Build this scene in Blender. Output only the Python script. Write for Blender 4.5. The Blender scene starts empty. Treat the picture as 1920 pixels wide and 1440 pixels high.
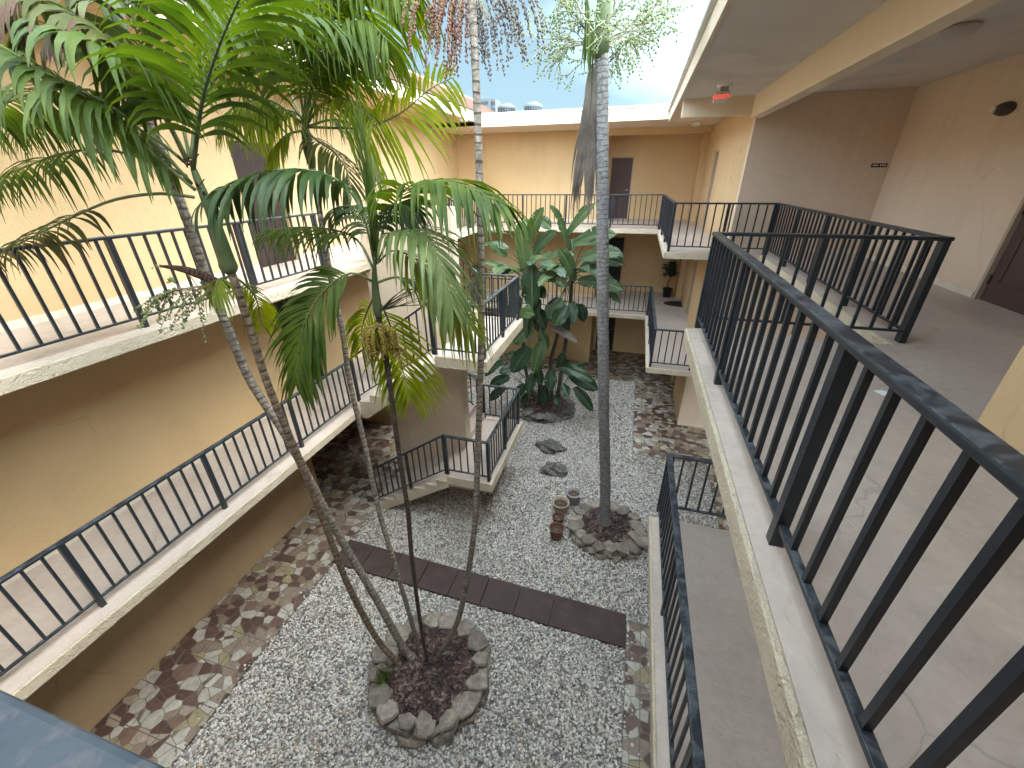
import bpy, math, random
import numpy as np
from mathutils import Vector, Matrix

random.seed(7)
SC = bpy.context.scene
COL = SC.collection
PI = math.pi
CAMZ = 6.815
F2, F3 = 2.68, 5.365            # gallery floor levels
RAILH = 0.96

# ------------------------------------------------------------------ camera
YAW, PITCH, ROLL, FPX = math.radians(16.279), math.radians(27.0), math.radians(0.638), 761.92
cy, sy, cp, sp = math.cos(YAW), math.sin(YAW), math.cos(PITCH), math.sin(PITCH)
fw = Vector((-sy*cp, cy*cp, -sp)); rt = Vector((cy, sy, 0)); dn = fw.cross(rt)
cr, sr = math.cos(ROLL), math.sin(ROLL)
R_, D_ = cr*rt + sr*dn, -sr*rt + cr*dn
cam_d = bpy.data.cameras.new('camera'); cam = bpy.data.objects.new('camera', cam_d); COL.objects.link(cam)
cam.matrix_world = Matrix(((R_.x, -D_.x, -fw.x, 0), (R_.y, -D_.y, -fw.y, 0), (R_.z, -D_.z, -fw.z, CAMZ), (0, 0, 0, 1)))
cam_d.sensor_width = 36; cam_d.lens = 36*FPX/1920; cam_d.clip_start = 0.02; cam_d.clip_end = 2000
SC.camera = cam

def at(u, v, y):
    """3D point at depth y seen at photo pixel (u, v)"""
    d = (u-960)*R_ + (v-720)*D_ + FPX*fw
    d = d*(y/d.y)
    return Vector((d.x, d.y, d.z+CAMZ))

# ------------------------------------------------------------------ world, sun, exposure
SUN_EL, SUN_AZ = math.radians(56), math.radians(75)      # azimuth measured from +Y towards +X
w = bpy.data.worlds.new('World'); SC.world = w; w.use_nodes = True
nt = w.node_tree; N = nt.nodes; L = nt.links
bg = N['Background']
sky = N.new('ShaderNodeTexSky'); sky.sky_type = 'NISHITA'; sky.sun_disc = False
sky.sun_elevation = SUN_EL; sky.sun_rotation = SUN_AZ; sky.air_density = 1.0; sky.dust_density = 1.0; sky.ozone_density = 1.2
tc = N.new('ShaderNodeTexCoord')
mp = N.new('ShaderNodeMapping'); mp.inputs['Scale'].default_value = (1, 1, 2.2)
nz = N.new('ShaderNodeTexNoise'); nz.inputs['Scale'].default_value = 3.1; nz.inputs['Detail'].default_value = 4; nz.inputs['Roughness'].default_value = 0.42
sep = N.new('ShaderNodeSeparateXYZ')
ma = N.new('ShaderNodeMath'); ma.operation = 'MULTIPLY_ADD'; ma.inputs[1].default_value = 0.42; ma.inputs[2].default_value = 0.09   # more cloud towards +X
ad = N.new('ShaderNodeMath'); ad.operation = 'ADD'
rp = N.new('ShaderNodeValToRGB'); rp.color_ramp.elements[0].position = 0.47; rp.color_ramp.elements[1].position = 0.66; rp.color_ramp.elements[0].color = (0.38, 0.38, 0.38, 1)   # a thin veil everywhere
mx = N.new('ShaderNodeMixRGB'); mx.inputs[2].default_value = (12.2, 13.6, 14.2, 1)
L.new(tc.outputs['Generated'], mp.inputs[0]); L.new(mp.outputs[0], nz.inputs['Vector'])
L.new(tc.outputs['Generated'], sep.inputs[0]); L.new(sep.outputs[0], ma.inputs[0])
L.new(nz.outputs[0], ad.inputs[0]); L.new(ma.outputs[0], ad.inputs[1]); L.new(ad.outputs[0], rp.inputs[0])
# dimmed blue patch of sky low north-west; unseen sky kept bright to light walls
dp = N.new('ShaderNodeVectorMath'); dp.operation = 'DOT_PRODUCT'; dp.inputs[1].default_value = (-0.40, 0.89, 0.20)
zr = N.new('ShaderNodeValToRGB'); zr.color_ramp.elements[0].position = 0.52; zr.color_ramp.elements[1].position = 0.95
zr.color_ramp.elements[0].color = (1, 1, 1, 1); zr.color_ramp.elements[1].color = (0.088, 0.111, 0.118, 1)
e_ = zr.color_ramp.elements.new(0.80); e_.color = (0.15, 0.185, 0.197, 1)
zm = N.new('ShaderNodeMixRGB'); zm.blend_type = 'MULTIPLY'; zm.inputs[0].default_value = 1.0
L.new(tc.outputs['Generated'], dp.inputs[0]); L.new(dp.outputs['Value'], zr.inputs[0]); L.new(zr.outputs[0], zm.inputs[2]); L.new(mx.outputs[0], zm.inputs[1])
L.new(rp.outputs[0], mx.inputs[0]); L.new(sky.outputs[0], mx.inputs[1]); L.new(zm.outputs[0], bg.inputs[0])
bg.inputs[1].default_value = 0.125
sl = bpy.data.lights.new('sun', 'SUN'); sun = bpy.data.objects.new('sun', sl); COL.objects.link(sun)
sl.energy = 0.6; sl.angle = math.radians(30); sl.color = (1.0, 0.92, 0.80)
sd = Vector((math.sin(SUN_AZ)*math.cos(SUN_EL), math.cos(SUN_AZ)*math.cos(SUN_EL), math.sin(SUN_EL)))
sun.rotation_euler = sd.to_track_quat('Z', 'Y').to_euler(); sun.location = (6, 4, 20)
SC.view_settings.view_transform = 'Standard'; SC.view_settings.look = 'None'; SC.view_settings.gamma = 1; SC.view_settings.exposure = 2.9
SC.render.engine = 'CYCLES'
SC.cycles.use_denoising = True; SC.cycles.max_bounces = 12; SC.cycles.diffuse_bounces = 9; SC.cycles.transparent_max_bounces = 8
SC.cycles.caustics_reflective = False; SC.cycles.caustics_refractive = False

# ------------------------------------------------------------------ materials
def new_mat(name):
    m = bpy.data.materials.new(name); m.use_nodes = True
    return m, m.node_tree.nodes, m.node_tree.links, m.node_tree.nodes['Principled BSDF']
def node(N, t, **kw):
    n = N.new(t)
    for k, v in kw.items():
        if k in n.inputs: n.inputs[k].default_value = v
        else: setattr(n, k, v)
    return n
def ramp(N, stops, interp='LINEAR'):
    r = N.new('ShaderNodeValToRGB'); cr_ = r.color_ramp; cr_.interpolation = interp
    while len(cr_.elements) < len(stops): cr_.elements.new(0.5)
    for e, (p, c) in zip(cr_.elements, stops):
        e.position = p; e.color = (c[0], c[1], c[2], 1) if not isinstance(c, float) else (c, c, c, 1)
    return r

def surface(name, c1, c2, rough=0.8, mottling=1.2, bump_scale=60, bump=0.25, bump_dist=0.01, streak=None, spec=0.3, fine=0.12, cracks=None, trowel=0.0):
    """painted stucco / concrete: broad mottling plus a fine bump; streak adds runs of dirt of their own shape"""
    m, N, L, b = new_mat(name)
    tc = N.new('ShaderNodeTexCoord')
    n1 = node(N, 'ShaderNodeTexNoise', Scale=mottling, Detail=6, Roughness=0.6)
    n2 = node(N, 'ShaderNodeTexNoise', Scale=bump_scale, Detail=5, Roughness=0.6)
    L.new(tc.outputs['Object'], n1.inputs['Vector']); L.new(tc.outputs['Object'], n2.inputs['Vector'])
    r = ramp(N, [(0.3, c1), (0.7, c2)]); L.new(n1.outputs[0], r.inputs[0])
    col = r.outputs[0]
    if streak:
        mpn = node(N, 'ShaderNodeMapping'); mpn.inputs['Scale'].default_value = streak[0]
        n3 = node(N, 'ShaderNodeTexNoise', Scale=1.0, Detail=5, Roughness=0.65)
        L.new(tc.outputs['Object'], mpn.inputs[0]); L.new(mpn.outputs[0], n3.inputs['Vector'])
        r3 = ramp(N, [(0.52, 0.0), (0.75, 1.0)]); L.new(n3.outputs[0], r3.inputs[0])
        mm = node(N, 'ShaderNodeMath', operation='MULTIPLY'); mm.inputs[1].default_value = streak[2]
        L.new(r3.outputs[0], mm.inputs[0])
        mxx = N.new('ShaderNodeMixRGB'); mxx.inputs[2].default_value = (*streak[1], 1)
        L.new(mm.outputs[0], mxx.inputs[0]); L.new(col, mxx.inputs[1]); col = mxx.outputs[0]
    hv = node(N, 'ShaderNodeMixRGB', blend_type='OVERLAY'); hv.inputs[0].default_value = fine
    L.new(col, hv.inputs[1]); L.new(n2.outputs[0], hv.inputs[2]); L.new(hv.outputs[0], b.inputs['Base Color'])
    b.inputs['Roughness'].default_value = rough; b.inputs['Specular IOR Level'].default_value = spec
    bp = node(N, 'ShaderNodeBump', Strength=bump, Distance=bump_dist)
    L.new(n2.outputs[0], bp.inputs['Height']); last = bp
    if trowel:
        n4 = node(N, 'ShaderNodeTexNoise', Scale=5.5, Detail=3, Roughness=0.5, Distortion=1.6); L.new(tc.outputs['Object'], n4.inputs['Vector'])
        rt4 = ramp(N, [(0.46, 0.0), (0.54, 1.0)]); L.new(n4.outputs[0], rt4.inputs[0])
        b4 = node(N, 'ShaderNodeBump', Strength=trowel, Distance=0.012); L.new(rt4.outputs[0], b4.inputs['Height']); L.new(last.outputs[0], b4.inputs['Normal']); last = b4
    if cracks:
        wn = node(N, 'ShaderNodeTexNoise', Scale=3.0, Detail=4); L.new(tc.outputs['Object'], wn.inputs['Vector'])
        wm = N.new('ShaderNodeMixRGB'); wm.inputs[0].default_value = 0.16; L.new(tc.outputs['Object'], wm.inputs[1]); L.new(wn.outputs['Color'], wm.inputs[2])
        vc = node(N, 'ShaderNodeTexVoronoi', Scale=cracks[0], feature='DISTANCE_TO_EDGE'); L.new(wm.outputs[0], vc.inputs['Vector'])
        rc = ramp(N, [(0.0, 1.0), (cracks[1], 0.0)]); L.new(vc.outputs[0], rc.inputs[0])
        gate = ramp(N, [(0.50, 0.0), (0.60, cracks[2])]); L.new(n1.outputs[0], gate.inputs[0])
        km = node(N, 'ShaderNodeMath', operation='MULTIPLY'); L.new(rc.outputs[0], km.inputs[0]); L.new(gate.outputs[0], km.inputs[1])
        cm = N.new('ShaderNodeMixRGB'); cm.inputs[2].default_value = (c1[0]*0.35, c1[1]*0.35, c1[2]*0.35, 1)
        L.new(km.outputs[0], cm.inputs[0]); L.new(hv.outputs[0], cm.inputs[1]); L.new(cm.outputs[0], b.inputs['Base Color'])
    L.new(last.outputs[0], b.inputs['Normal'])
    return m

M = {}
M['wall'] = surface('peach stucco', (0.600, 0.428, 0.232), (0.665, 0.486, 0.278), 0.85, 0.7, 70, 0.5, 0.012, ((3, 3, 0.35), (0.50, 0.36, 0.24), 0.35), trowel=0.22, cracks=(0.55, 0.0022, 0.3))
M['wall_tan'] = surface('tan stucco', (0.66, 0.535, 0.41), (0.72, 0.59, 0.46), 0.85, 0.8, 70, 0.45, 0.012, ((3, 3, 0.35), (0.48, 0.38, 0.30), 0.35), trowel=0.2, cracks=(0.55, 0.0022, 0.3))
M['wall_low'] = surface('shade-toned ground floor stucco', (0.43, 0.31, 0.185), (0.50, 0.37, 0.225), 0.85, 0.7, 70, 0.5, 0.012, ((3, 3, 0.35), (0.36, 0.27, 0.18), 0.35), trowel=0.22, cracks=(0.55, 0.0022, 0.3))  # base tone darkened to stand in for shade under the gallery overhang
M['soffit'] = surface('soffit paint', (0.60, 0.555, 0.52), (0.67, 0.62, 0.58), 0.85, 1.1, 30, 0.2, 0.006, ((1.2, 1.2, 1.2), (0.30, 0.27, 0.25), 0.4))
M['beam'] = surface('pale peach beam paint', (0.74, 0.62, 0.46), (0.80, 0.68, 0.52), 0.8, 0.9, 60, 0.25, 0.008)
M['bounce_absorber'] = surface('dark brown bounce absorber', (0.07, 0.045, 0.03), (0.09, 0.06, 0.04), 0.85, 1, 40, 0.2, 0.005)  # colour of the unseen sheets added to cut bounce light under the slabs
M['cream'] = surface('cream slab edge', (0.56, 0.48, 0.36), (0.66, 0.58, 0.45), 0.85, 2.5, 55, 1.0, 0.02, ((5, 5, 5), (0.42, 0.36, 0.29), 0.5), trowel=0.5)
M['deck'] = surface('taupe deck coating', (0.45, 0.385, 0.34), (0.545, 0.475, 0.42), 0.55, 0.9, 14, 0.4, 0.010, ((1.6, 1.1, 2), (0.29, 0.25, 0.22), 0.6), 0.4, 0.16, (0.8, 0.0016, 0.35), 0.2)
M['fascia'] = surface('fascia paint', (0.66, 0.57, 0.44), (0.74, 0.65, 0.52), 0.7, 1.4, 40, 0.15, 0.004, ((3, 3, 0.6), (0.52, 0.45, 0.36), 0.4))
M['gutter'] = surface('pale drip edge', (0.6, 0.62, 0.62), (0.7, 0.72, 0.72), 0.5, 2, 40, 0.1, 0.003)
M['skirting'] = surface('marble skirting', (0.62, 0.56, 0.47), (0.75, 0.69, 0.59), 0.45, 5, 8, 0.1, 0.003, ((6, 6, 6), (0.5, 0.42, 0.34), 0.5))
M['door'] = surface('maroon door paint', (0.075, 0.045, 0.042), (0.095, 0.058, 0.052), 0.5, 2, 80, 0.1, 0.002)
M['door_frame'] = surface('tan door frame', (0.40, 0.31, 0.23), (0.46, 0.36, 0.27), 0.6, 2, 60, 0.1, 0.002)
M['dark'] = surface('dark interior', (0.012, 0.012, 0.014), (0.02, 0.019, 0.02), 0.5, 2, 20, 0.05, 0.002)
M['bronze'] = surface('dark bronze', (0.05, 0.04, 0.035), (0.07, 0.055, 0.05), 0.45, 4, 40, 0.1, 0.002)
M['whiteplastic'] = surface('white plastic', (0.7, 0.68, 0.64), (0.75, 0.73, 0.69), 0.4, 3, 30, 0.05, 0.001)
M['steel'] = surface('brushed steel', (0.45, 0.45, 0.45), (0.55, 0.55, 0.55), 0.35, 3, 30, 0.05, 0.001)
M['earth'] = surface('outside ground', (0.09, 0.085, 0.075), (0.13, 0.12, 0.11), 0.9, 0.5, 8, 0.3, 0.02)
M['tower'] = surface('tower concrete', (0.075, 0.088, 0.095), (0.095, 0.11, 0.12), 0.7, 0.05, 1, 0.1, 0.01)
M['tower_glass'] = surface('tower window band', (0.02, 0.027, 0.032), (0.03, 0.038, 0.045), 0.25, 0.1, 1, 0.02, 0.01)
M['brownpanel'] = surface('brown timber panel', (0.022, 0.012, 0.008), (0.038, 0.021, 0.014), 0.6, 3, 30, 0.3, 0.004, ((1, 1, 14), (0.06, 0.035, 0.025), 0.7))
M['paper'] = surface('paper', (0.75, 0.77, 0.78), (0.8, 0.82, 0.82), 0.8, 20, 60, 0.2, 0.002)
M['rubber'] = surface('doormat rubber', (0.02, 0.02, 0.022), (0.035, 0.035, 0.038), 0.9, 5, 90, 0.5, 0.005)
M['blackpot'] = surface('black glazed pot', (0.012, 0.012, 0.016), (0.02, 0.02, 0.025), 0.35, 5, 40, 0.1, 0.002)
M['terracotta'] = surface('terracotta', (0.12, 0.05, 0.037), (0.17, 0.07, 0.05), 0.75, 6, 40, 0.2, 0.003, ((8, 8, 3), (0.12, 0.05, 0.04), 0.5))
M['greypot'] = surface('grey glazed pot', (0.26, 0.26, 0.27), (0.38, 0.37, 0.37), 0.4, 7, 40, 0.1, 0.002, ((10, 10, 6), (0.16, 0.16, 0.17), 0.6))
M['ochrepot'] = surface('ochre stoneware pot', (0.33, 0.27, 0.19), (0.45, 0.38, 0.28), 0.5, 7, 40, 0.1, 0.002, ((10, 10, 6), (0.2, 0.15, 0.1), 0.6))
M['soil'] = surface('potting soil', (0.05, 0.035, 0.028), (0.13, 0.09, 0.07), 0.95, 40, 90, 1.0, 0.02)
M['paver'] = surface('dark concrete paver', (0.050, 0.033, 0.030), (0.074, 0.05, 0.045), 0.7, 2.2, 35, 0.3, 0.006, ((4, 4, 4), (0.10, 0.075, 0.065), 0.5))

def metal_rail():
    m, N, L, b = new_mat('slate blue rail paint')
    tc = N.new('ShaderNodeTexCoord')
    n1 = node(N, 'ShaderNodeTexNoise', Scale=4, Detail=6, Roughness=0.65)
    n2 = node(N, 'ShaderNodeTexNoise', Scale=45, Detail=4)
    geo = N.new('ShaderNodeNewGeometry')
    sp_ = N.new('ShaderNodeSeparateXYZ'); L.new(geo.outputs['Normal'], sp_.inputs[0])
    L.new(tc.outputs['Object'], n1.inputs['Vector']); L.new(tc.outputs['Object'], n2.inputs['Vector'])
    r = ramp(N, [(0.35, (0.012, 0.017, 0.024)), (0.62, (0.021, 0.028, 0.037))]); L.new(n1.outputs[0], r.inputs[0])
    # chalky wear patches on upward faces, lightened to paint in a sky highlight
    n3 = node(N, 'ShaderNodeTexNoise', Scale=9, Detail=7, Roughness=0.72, Distortion=0.6); L.new(tc.outputs['Object'], n3.inputs['Vector'])
    rw = ramp(N, [(0.46, 0.0), (0.56, 0.55), (0.70, 0.9)]); L.new(n3.outputs[0], rw.inputs[0])
    up = node(N, 'ShaderNodeMath', operation='GREATER_THAN'); up.inputs[1].default_value = 0.8; L.new(sp_.outputs[2], up.inputs[0])
    mul = node(N, 'ShaderNodeMath', operation='MULTIPLY'); L.new(rw.outputs[0], mul.inputs[0]); L.new(up.outputs[0], mul.inputs[1])
    mx = N.new('ShaderNodeMixRGB'); mx.inputs[2].default_value = (0.12, 0.14, 0.16, 1)
    L.new(mul.outputs[0], mx.inputs[0]); L.new(r.outputs[0], mx.inputs[1]); L.new(mx.outputs[0], b.inputs['Base Color'])
    rr = ramp(N, [(0.3, 0.32), (0.7, 0.42)]); L.new(n2.outputs[0], rr.inputs[0]); L.new(rr.outputs[0], b.inputs['Roughness'])
    b.inputs['Specular IOR Level'].default_value = 0.5
    bp = node(N, 'ShaderNodeBump', Strength=0.15, Distance=0.003); L.new(n1.outputs[0], bp.inputs['Height']); L.new(bp.outputs[0], b.inputs['Normal'])
    return m
M['rail'] = metal_rail()
M['rail_worn'] = surface('bleached worn rail paint', (0.040, 0.056, 0.078), (0.085, 0.108, 0.135), 0.5, 9, 40, 0.2, 0.003, ((20, 16, 9), (0.19, 0.17, 0.17), 0.9), 0.5)

def flagstone():
    m, N, L, b = new_mat('crazy paving tile')
    tc = N.new('ShaderNodeTexCoord')
    nz = node(N, 'ShaderNodeTexNoise', Scale=2.0, Detail=2)
    L.new(tc.outputs['Object'], nz.inputs['Vector'])
    mxv = N.new('ShaderNodeMixRGB'); mxv.blend_type = 'ADD'; mxv.inputs[0].default_value = 0.035
    L.new(tc.outputs['Object'], mxv.inputs[1]); L.new(nz.outputs['Color'], mxv.inputs[2])
    mp_ = node(N, 'ShaderNodeMapping'); mp_.inputs['Scale'].default_value = (5.6, 6.6, 0); mp_.inputs['Rotation'].default_value = (0, 0, 0.5)
    L.new(mxv.outputs[0], mp_.inputs[0])
    v1 = node(N, 'ShaderNodeTexVoronoi', Scale=1.0); v2 = node(N, 'ShaderNodeTexVoronoi', Scale=1.0, feature='DISTANCE_TO_EDGE')
    L.new(mp_.outputs[0], v1.inputs['Vector']); L.new(mp_.outputs[0], v2.inputs['Vector'])
    sp_ = N.new('ShaderNodeSeparateColor'); L.new(v1.outputs['Color'], sp_.inputs[0])
    r = ramp(N, [(0.0, (0.105, 0.062, 0.05)), (0.20, (0.145, 0.088, 0.07)), (0.28, (0.26, 0.205, 0.16)), (0.46, (0.35, 0.295, 0.23)),
                 (0.54, (0.42, 0.40, 0.345)), (0.74, (0.50, 0.485, 0.43)), (0.84, (0.20, 0.13, 0.10)), (0.92, (0.31, 0.27, 0.16))], 'CONSTANT')
    L.new(sp_.outputs[0], r.inputs[0])
    n2 = node(N, 'ShaderNodeTexNoise', Scale=11, Detail=6, Roughness=0.65, Distortion=0.8); L.new(tc.outputs['Object'], n2.inputs['Vector'])
    ov = node(N, 'ShaderNodeMixRGB', blend_type='OVERLAY'); ov.inputs[0].default_value = 0.6
    L.new(r.outputs[0], ov.inputs[1]); L.new(n2.outputs[0], ov.inputs[2])
    e = ramp(N, [(0.015, 1.0), (0.04, 0.0)]); L.new(v2.outputs[0], e.inputs[0])
    g1 = N.new('ShaderNodeMixRGB'); g1.inputs[2].default_value = (0.17, 0.135, 0.11, 1)
    L.new(e.outputs[0], g1.inputs[0]); L.new(ov.outputs[0], g1.inputs[1])
    br = node(N, 'ShaderNodeTexBrick', offset=0.0, Scale=1.0); br.inputs['Brick Width'].default_value = 0.49; br.inputs['Row Height'].default_value = 0.49
    br.inputs['Mortar Size'].default_value = 0.006; br.inputs['Mortar Smooth'].default_value = 0.1
    br.inputs['Color1'].default_value = (0, 0, 0, 1); br.inputs['Color2'].default_value = (0, 0, 0, 1); br.inputs['Mortar'].default_value = (1, 1, 1, 1)
    L.new(tc.outputs['Object'], br.inputs['Vector'])
    g2 = N.new('ShaderNodeMixRGB'); g2.inputs[2].default_value = (0.12, 0.105, 0.095, 1)
    L.new(br.outputs['Color'], g2.inputs[0]); L.new(g1.outputs[0], g2.inputs[1]); L.new(g2.outputs[0], b.inputs['Base Color'])
    b.inputs['Roughness'].default_value = 0.5
    bp = node(N, 'ShaderNodeBump', Strength=0.3, Distance=0.01); L.new(n2.outputs[0], bp.inputs['Height']); L.new(bp.outputs[0], b.inputs['Normal'])
    return m
M['tile'] = flagstone()

def pebble_mats():
    m, N, L, b = new_mat('white river pebble')
    at_ = N.new('ShaderNodeAttribute'); at_.attribute_type = 'INSTANCER'; at_.attribute_name = 'tone'
    r = ramp(N, [(0.0, (0.11, 0.10, 0.09)), (0.13, (0.22, 0.205, 0.185)), (0.28, (0.37, 0.345, 0.315)), (0.50, (0.53, 0.505, 0.47)), (0.85, (0.67, 0.65, 0.615)), (0.94, (0.50, 0.40, 0.30)), (1.0, (0.36, 0.25, 0.18))])
    L.new(at_.outputs['Fac'], r.inputs[0]); L.new(r.outputs[0], b.inputs['Base Color'])
    b.inputs['Roughness'].default_value = 0.6
    g = surface('gravel bed', (0.20, 0.19, 0.178), (0.33, 0.32, 0.30), 0.95, 3, 60, 1.0, 0.02)
    return m, g
M['pebble'], M['gravel_bed'] = pebble_mats()

def mulch_mat():
    m, N, L, b = new_mat('red bark mulch')
    tc = N.new('ShaderNodeTexCoord')
    v = node(N, 'ShaderNodeTexVoronoi', Scale=26.0); L.new(tc.outputs['Object'], v.inputs['Vector'])
    n = node(N, 'ShaderNodeTexNoise', Scale=5, Detail=5); L.new(tc.outputs['Object'], n.inputs['Vector'])
    sp_ = N.new('ShaderNodeSeparateColor'); L.new(v.outputs['Color'], sp_.inputs[0])
    r = ramp(N, [(0.0, (0.035, 0.023, 0.021)), (0.4, (0.09, 0.052, 0.047)), (0.75, (0.145, 0.085, 0.077)), (0.95, (0.27, 0.205, 0.18))]); L.new(sp_.outputs[0], r.inputs[0])
    r2 = ramp(N, [(0.35, (0.4, 0.4, 0.4)), (0.7, (1.1, 1.1, 1.1))]); L.new(n.outputs[0], r2.inputs[0])
    mu = node(N, 'ShaderNodeMixRGB', blend_type='MULTIPLY'); mu.inputs[0].default_value = 1; L.new(r.outputs[0], mu.inputs[1]); L.new(r2.outputs[0], mu.inputs[2])
    L.new(mu.outputs[0], b.inputs['Base Color']); b.inputs['Roughness'].default_value = 0.9
    bp = node(N, 'ShaderNodeBump', Strength=1.0, Distance=0.04); L.new(v.outputs['Distance'], bp.inputs['Height']); L.new(bp.outputs[0], b.inputs['Normal'])
    return m
M['mulch'] = mulch_mat()

def stone_mat(name, a, b_, c):
    m, N, L, b = new_mat(name)
    tc = N.new('ShaderNodeTexCoord'); oi = N.new('ShaderNodeObjectInfo')
    av = node(N, 'ShaderNodeVectorMath', operation='ADD'); L.new(tc.outputs['Object'], av.inputs[0]); L.new(oi.outputs['Random'], av.inputs[1])
    n = node(N, 'ShaderNodeTexNoise', Scale=9, Detail=8, Roughness=0.68); L.new(av.outputs[0], n.inputs['Vector'])
    r = ramp(N, [(0.3, a), (0.5, b_), (0.7, c)]); L.new(n.outputs[0], r.inputs[0])
    hs = node(N, 'ShaderNodeHueSaturation'); mr = node(N, 'ShaderNodeMapRange'); mr.inputs[3].default_value = 0.65; mr.inputs[4].default_value = 1.3
    L.new(oi.outputs['Random'], mr.inputs[0]); L.new(mr.outputs[0], hs.inputs['Value']); L.new(r.outputs[0], hs.inputs['Color'])
    mh = node(N, 'ShaderNodeMapRange'); mh.inputs[3].default_value = 0.505; mh.inputs[4].default_value = 0.46; fx = node(N, 'ShaderNodeMath', operation='MULTIPLY'); fx.inputs[1].default_value = 7.31; fy = node(N, 'ShaderNodeMath', operation='FRACT'); L.new(oi.outputs['Random'], fx.inputs[0]); L.new(fx.outputs[0], fy.inputs[0]); L.new(fy.outputs[0], mh.inputs[0]); L.new(mh.outputs[0], hs.inputs['Hue'])
    L.new(hs.outputs[0], b.inputs['Base Color']); b.inputs['Roughness'].default_value = 0.85
    bp = node(N, 'ShaderNodeBump', Strength=0.7, Distance=0.03); L.new(n.outputs[0], bp.inputs['Height']); L.new(bp.outputs[0], b.inputs['Normal'])
    return m
M['stone'] = stone_mat('mossy flagstone', (0.115, 0.10, 0.08), (0.215, 0.19, 0.15), (0.34, 0.305, 0.24))
M['rock'] = stone_mat('dark boulder', (0.05, 0.05, 0.045), (0.12, 0.115, 0.10), (0.27, 0.26, 0.23))

def bark(name, light, mid, dark_, ring=0.065, contrast=0.72):
    """ringed palm bark: u around, v metres along the stem"""
    m, N, L, b = new_mat(name)
    uv = N.new('ShaderNodeUVMap'); tc = N.new('ShaderNodeTexCoord')
    sp_ = N.new('ShaderNodeSeparateXYZ'); L.new(uv.outputs[0], sp_.inputs[0])
    n0 = node(N, 'ShaderNodeTexNoise', Scale=7, Detail=3); L.new(tc.outputs['Object'], n0.inputs['Vector'])
    n1 = node(N, 'ShaderNodeTexNoise', Scale=22, Detail=6, Roughness=0.7); L.new(tc.outputs['Object'], n1.inputs['Vector'])
    a1 = node(N, 'ShaderNodeMath', operation='MULTIPLY_ADD'); a1.inputs[1].default_value = 0.085; L.new(n0.outputs[0], a1.inputs[0]); L.new(sp_.outputs[1], a1.inputs[2])
    dv = node(N, 'ShaderNodeMath', operation='DIVIDE'); dv.inputs[1].default_value = ring; L.new(a1.outputs[0], dv.inputs[0])
    fr = node(N, 'ShaderNodeMath', operation='FRACT'); L.new(dv.outputs[0], fr.inputs[0])
    rr = ramp(N, [(0.0, 1.0), (0.16, 1.0), (0.26, 0.0), (0.95, 0.0), (1.0, 1.0)]); L.new(fr.outputs[0], rr.inputs[0])
    r = ramp(N, [(0.32, dark_), (0.5, mid), (0.66, light)]); L.new(n1.outputs[0], r.inputs[0])
    k = node(N, 'ShaderNodeMath', operation='MULTIPLY'); k.inputs[1].default_value = contrast; nb = node(N, 'ShaderNodeTexNoise', Scale=11, Detail=3); L.new(tc.outputs['Object'], nb.inputs['Vector']); rb_ = ramp(N, [(0.38, 0.1), (0.58, 1.0)]); L.new(nb.outputs[0], rb_.inputs[0]); kk = node(N, 'ShaderNodeMath', operation='MULTIPLY'); L.new(rr.outputs[0], kk.inputs[0]); L.new(rb_.outputs[0], kk.inputs[1]); L.new(kk.outputs[0], k.inputs[0])
    mx = N.new('ShaderNodeMixRGB'); mx.inputs[2].default_value = (dark_[0]*0.5, dark_[1]*0.5, dark_[2]*0.5, 1)
    L.new(k.outputs[0], mx.inputs[0]); L.new(r.outputs[0], mx.inputs[1]); L.new(mx.outputs[0], b.inputs['Base Color'])
    b.inputs['Roughness'].default_value = 0.85
    bp = node(N, 'ShaderNodeBump', Strength=0.6, Distance=0.012, invert=True); L.new(rr.outputs[0], bp.inputs['Height'])
    bp2 = node(N, 'ShaderNodeBump', Strength=0.4, Distance=0.01); L.new(n1.outputs[0], bp2.inputs['Height']); L.new(bp.outputs[0], bp2.inputs['Normal'])
    L.new(bp2.outputs[0], b.inputs['Normal'])
    return m
M['bark_grey'] = bark('grey ringed bark', (0.33, 0.295, 0.25), (0.185, 0.16, 0.13), (0.07, 0.055, 0.045))
M['bark_brown'] = bark('brown ringed bark', (0.27, 0.21, 0.14), (0.16, 0.115, 0.075), (0.06, 0.045, 0.035), 0.09)
M['bark_dark'] = bark('dark ringed bark', (0.10, 0.075, 0.055), (0.055, 0.04, 0.03), (0.025, 0.02, 0.017), 0.05)
M['bark_pale'] = bark('pale blue grey bark', (0.27, 0.27, 0.27), (0.19, 0.19, 0.19), (0.085, 0.08, 0.077), 0.068, 0.45)

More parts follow.
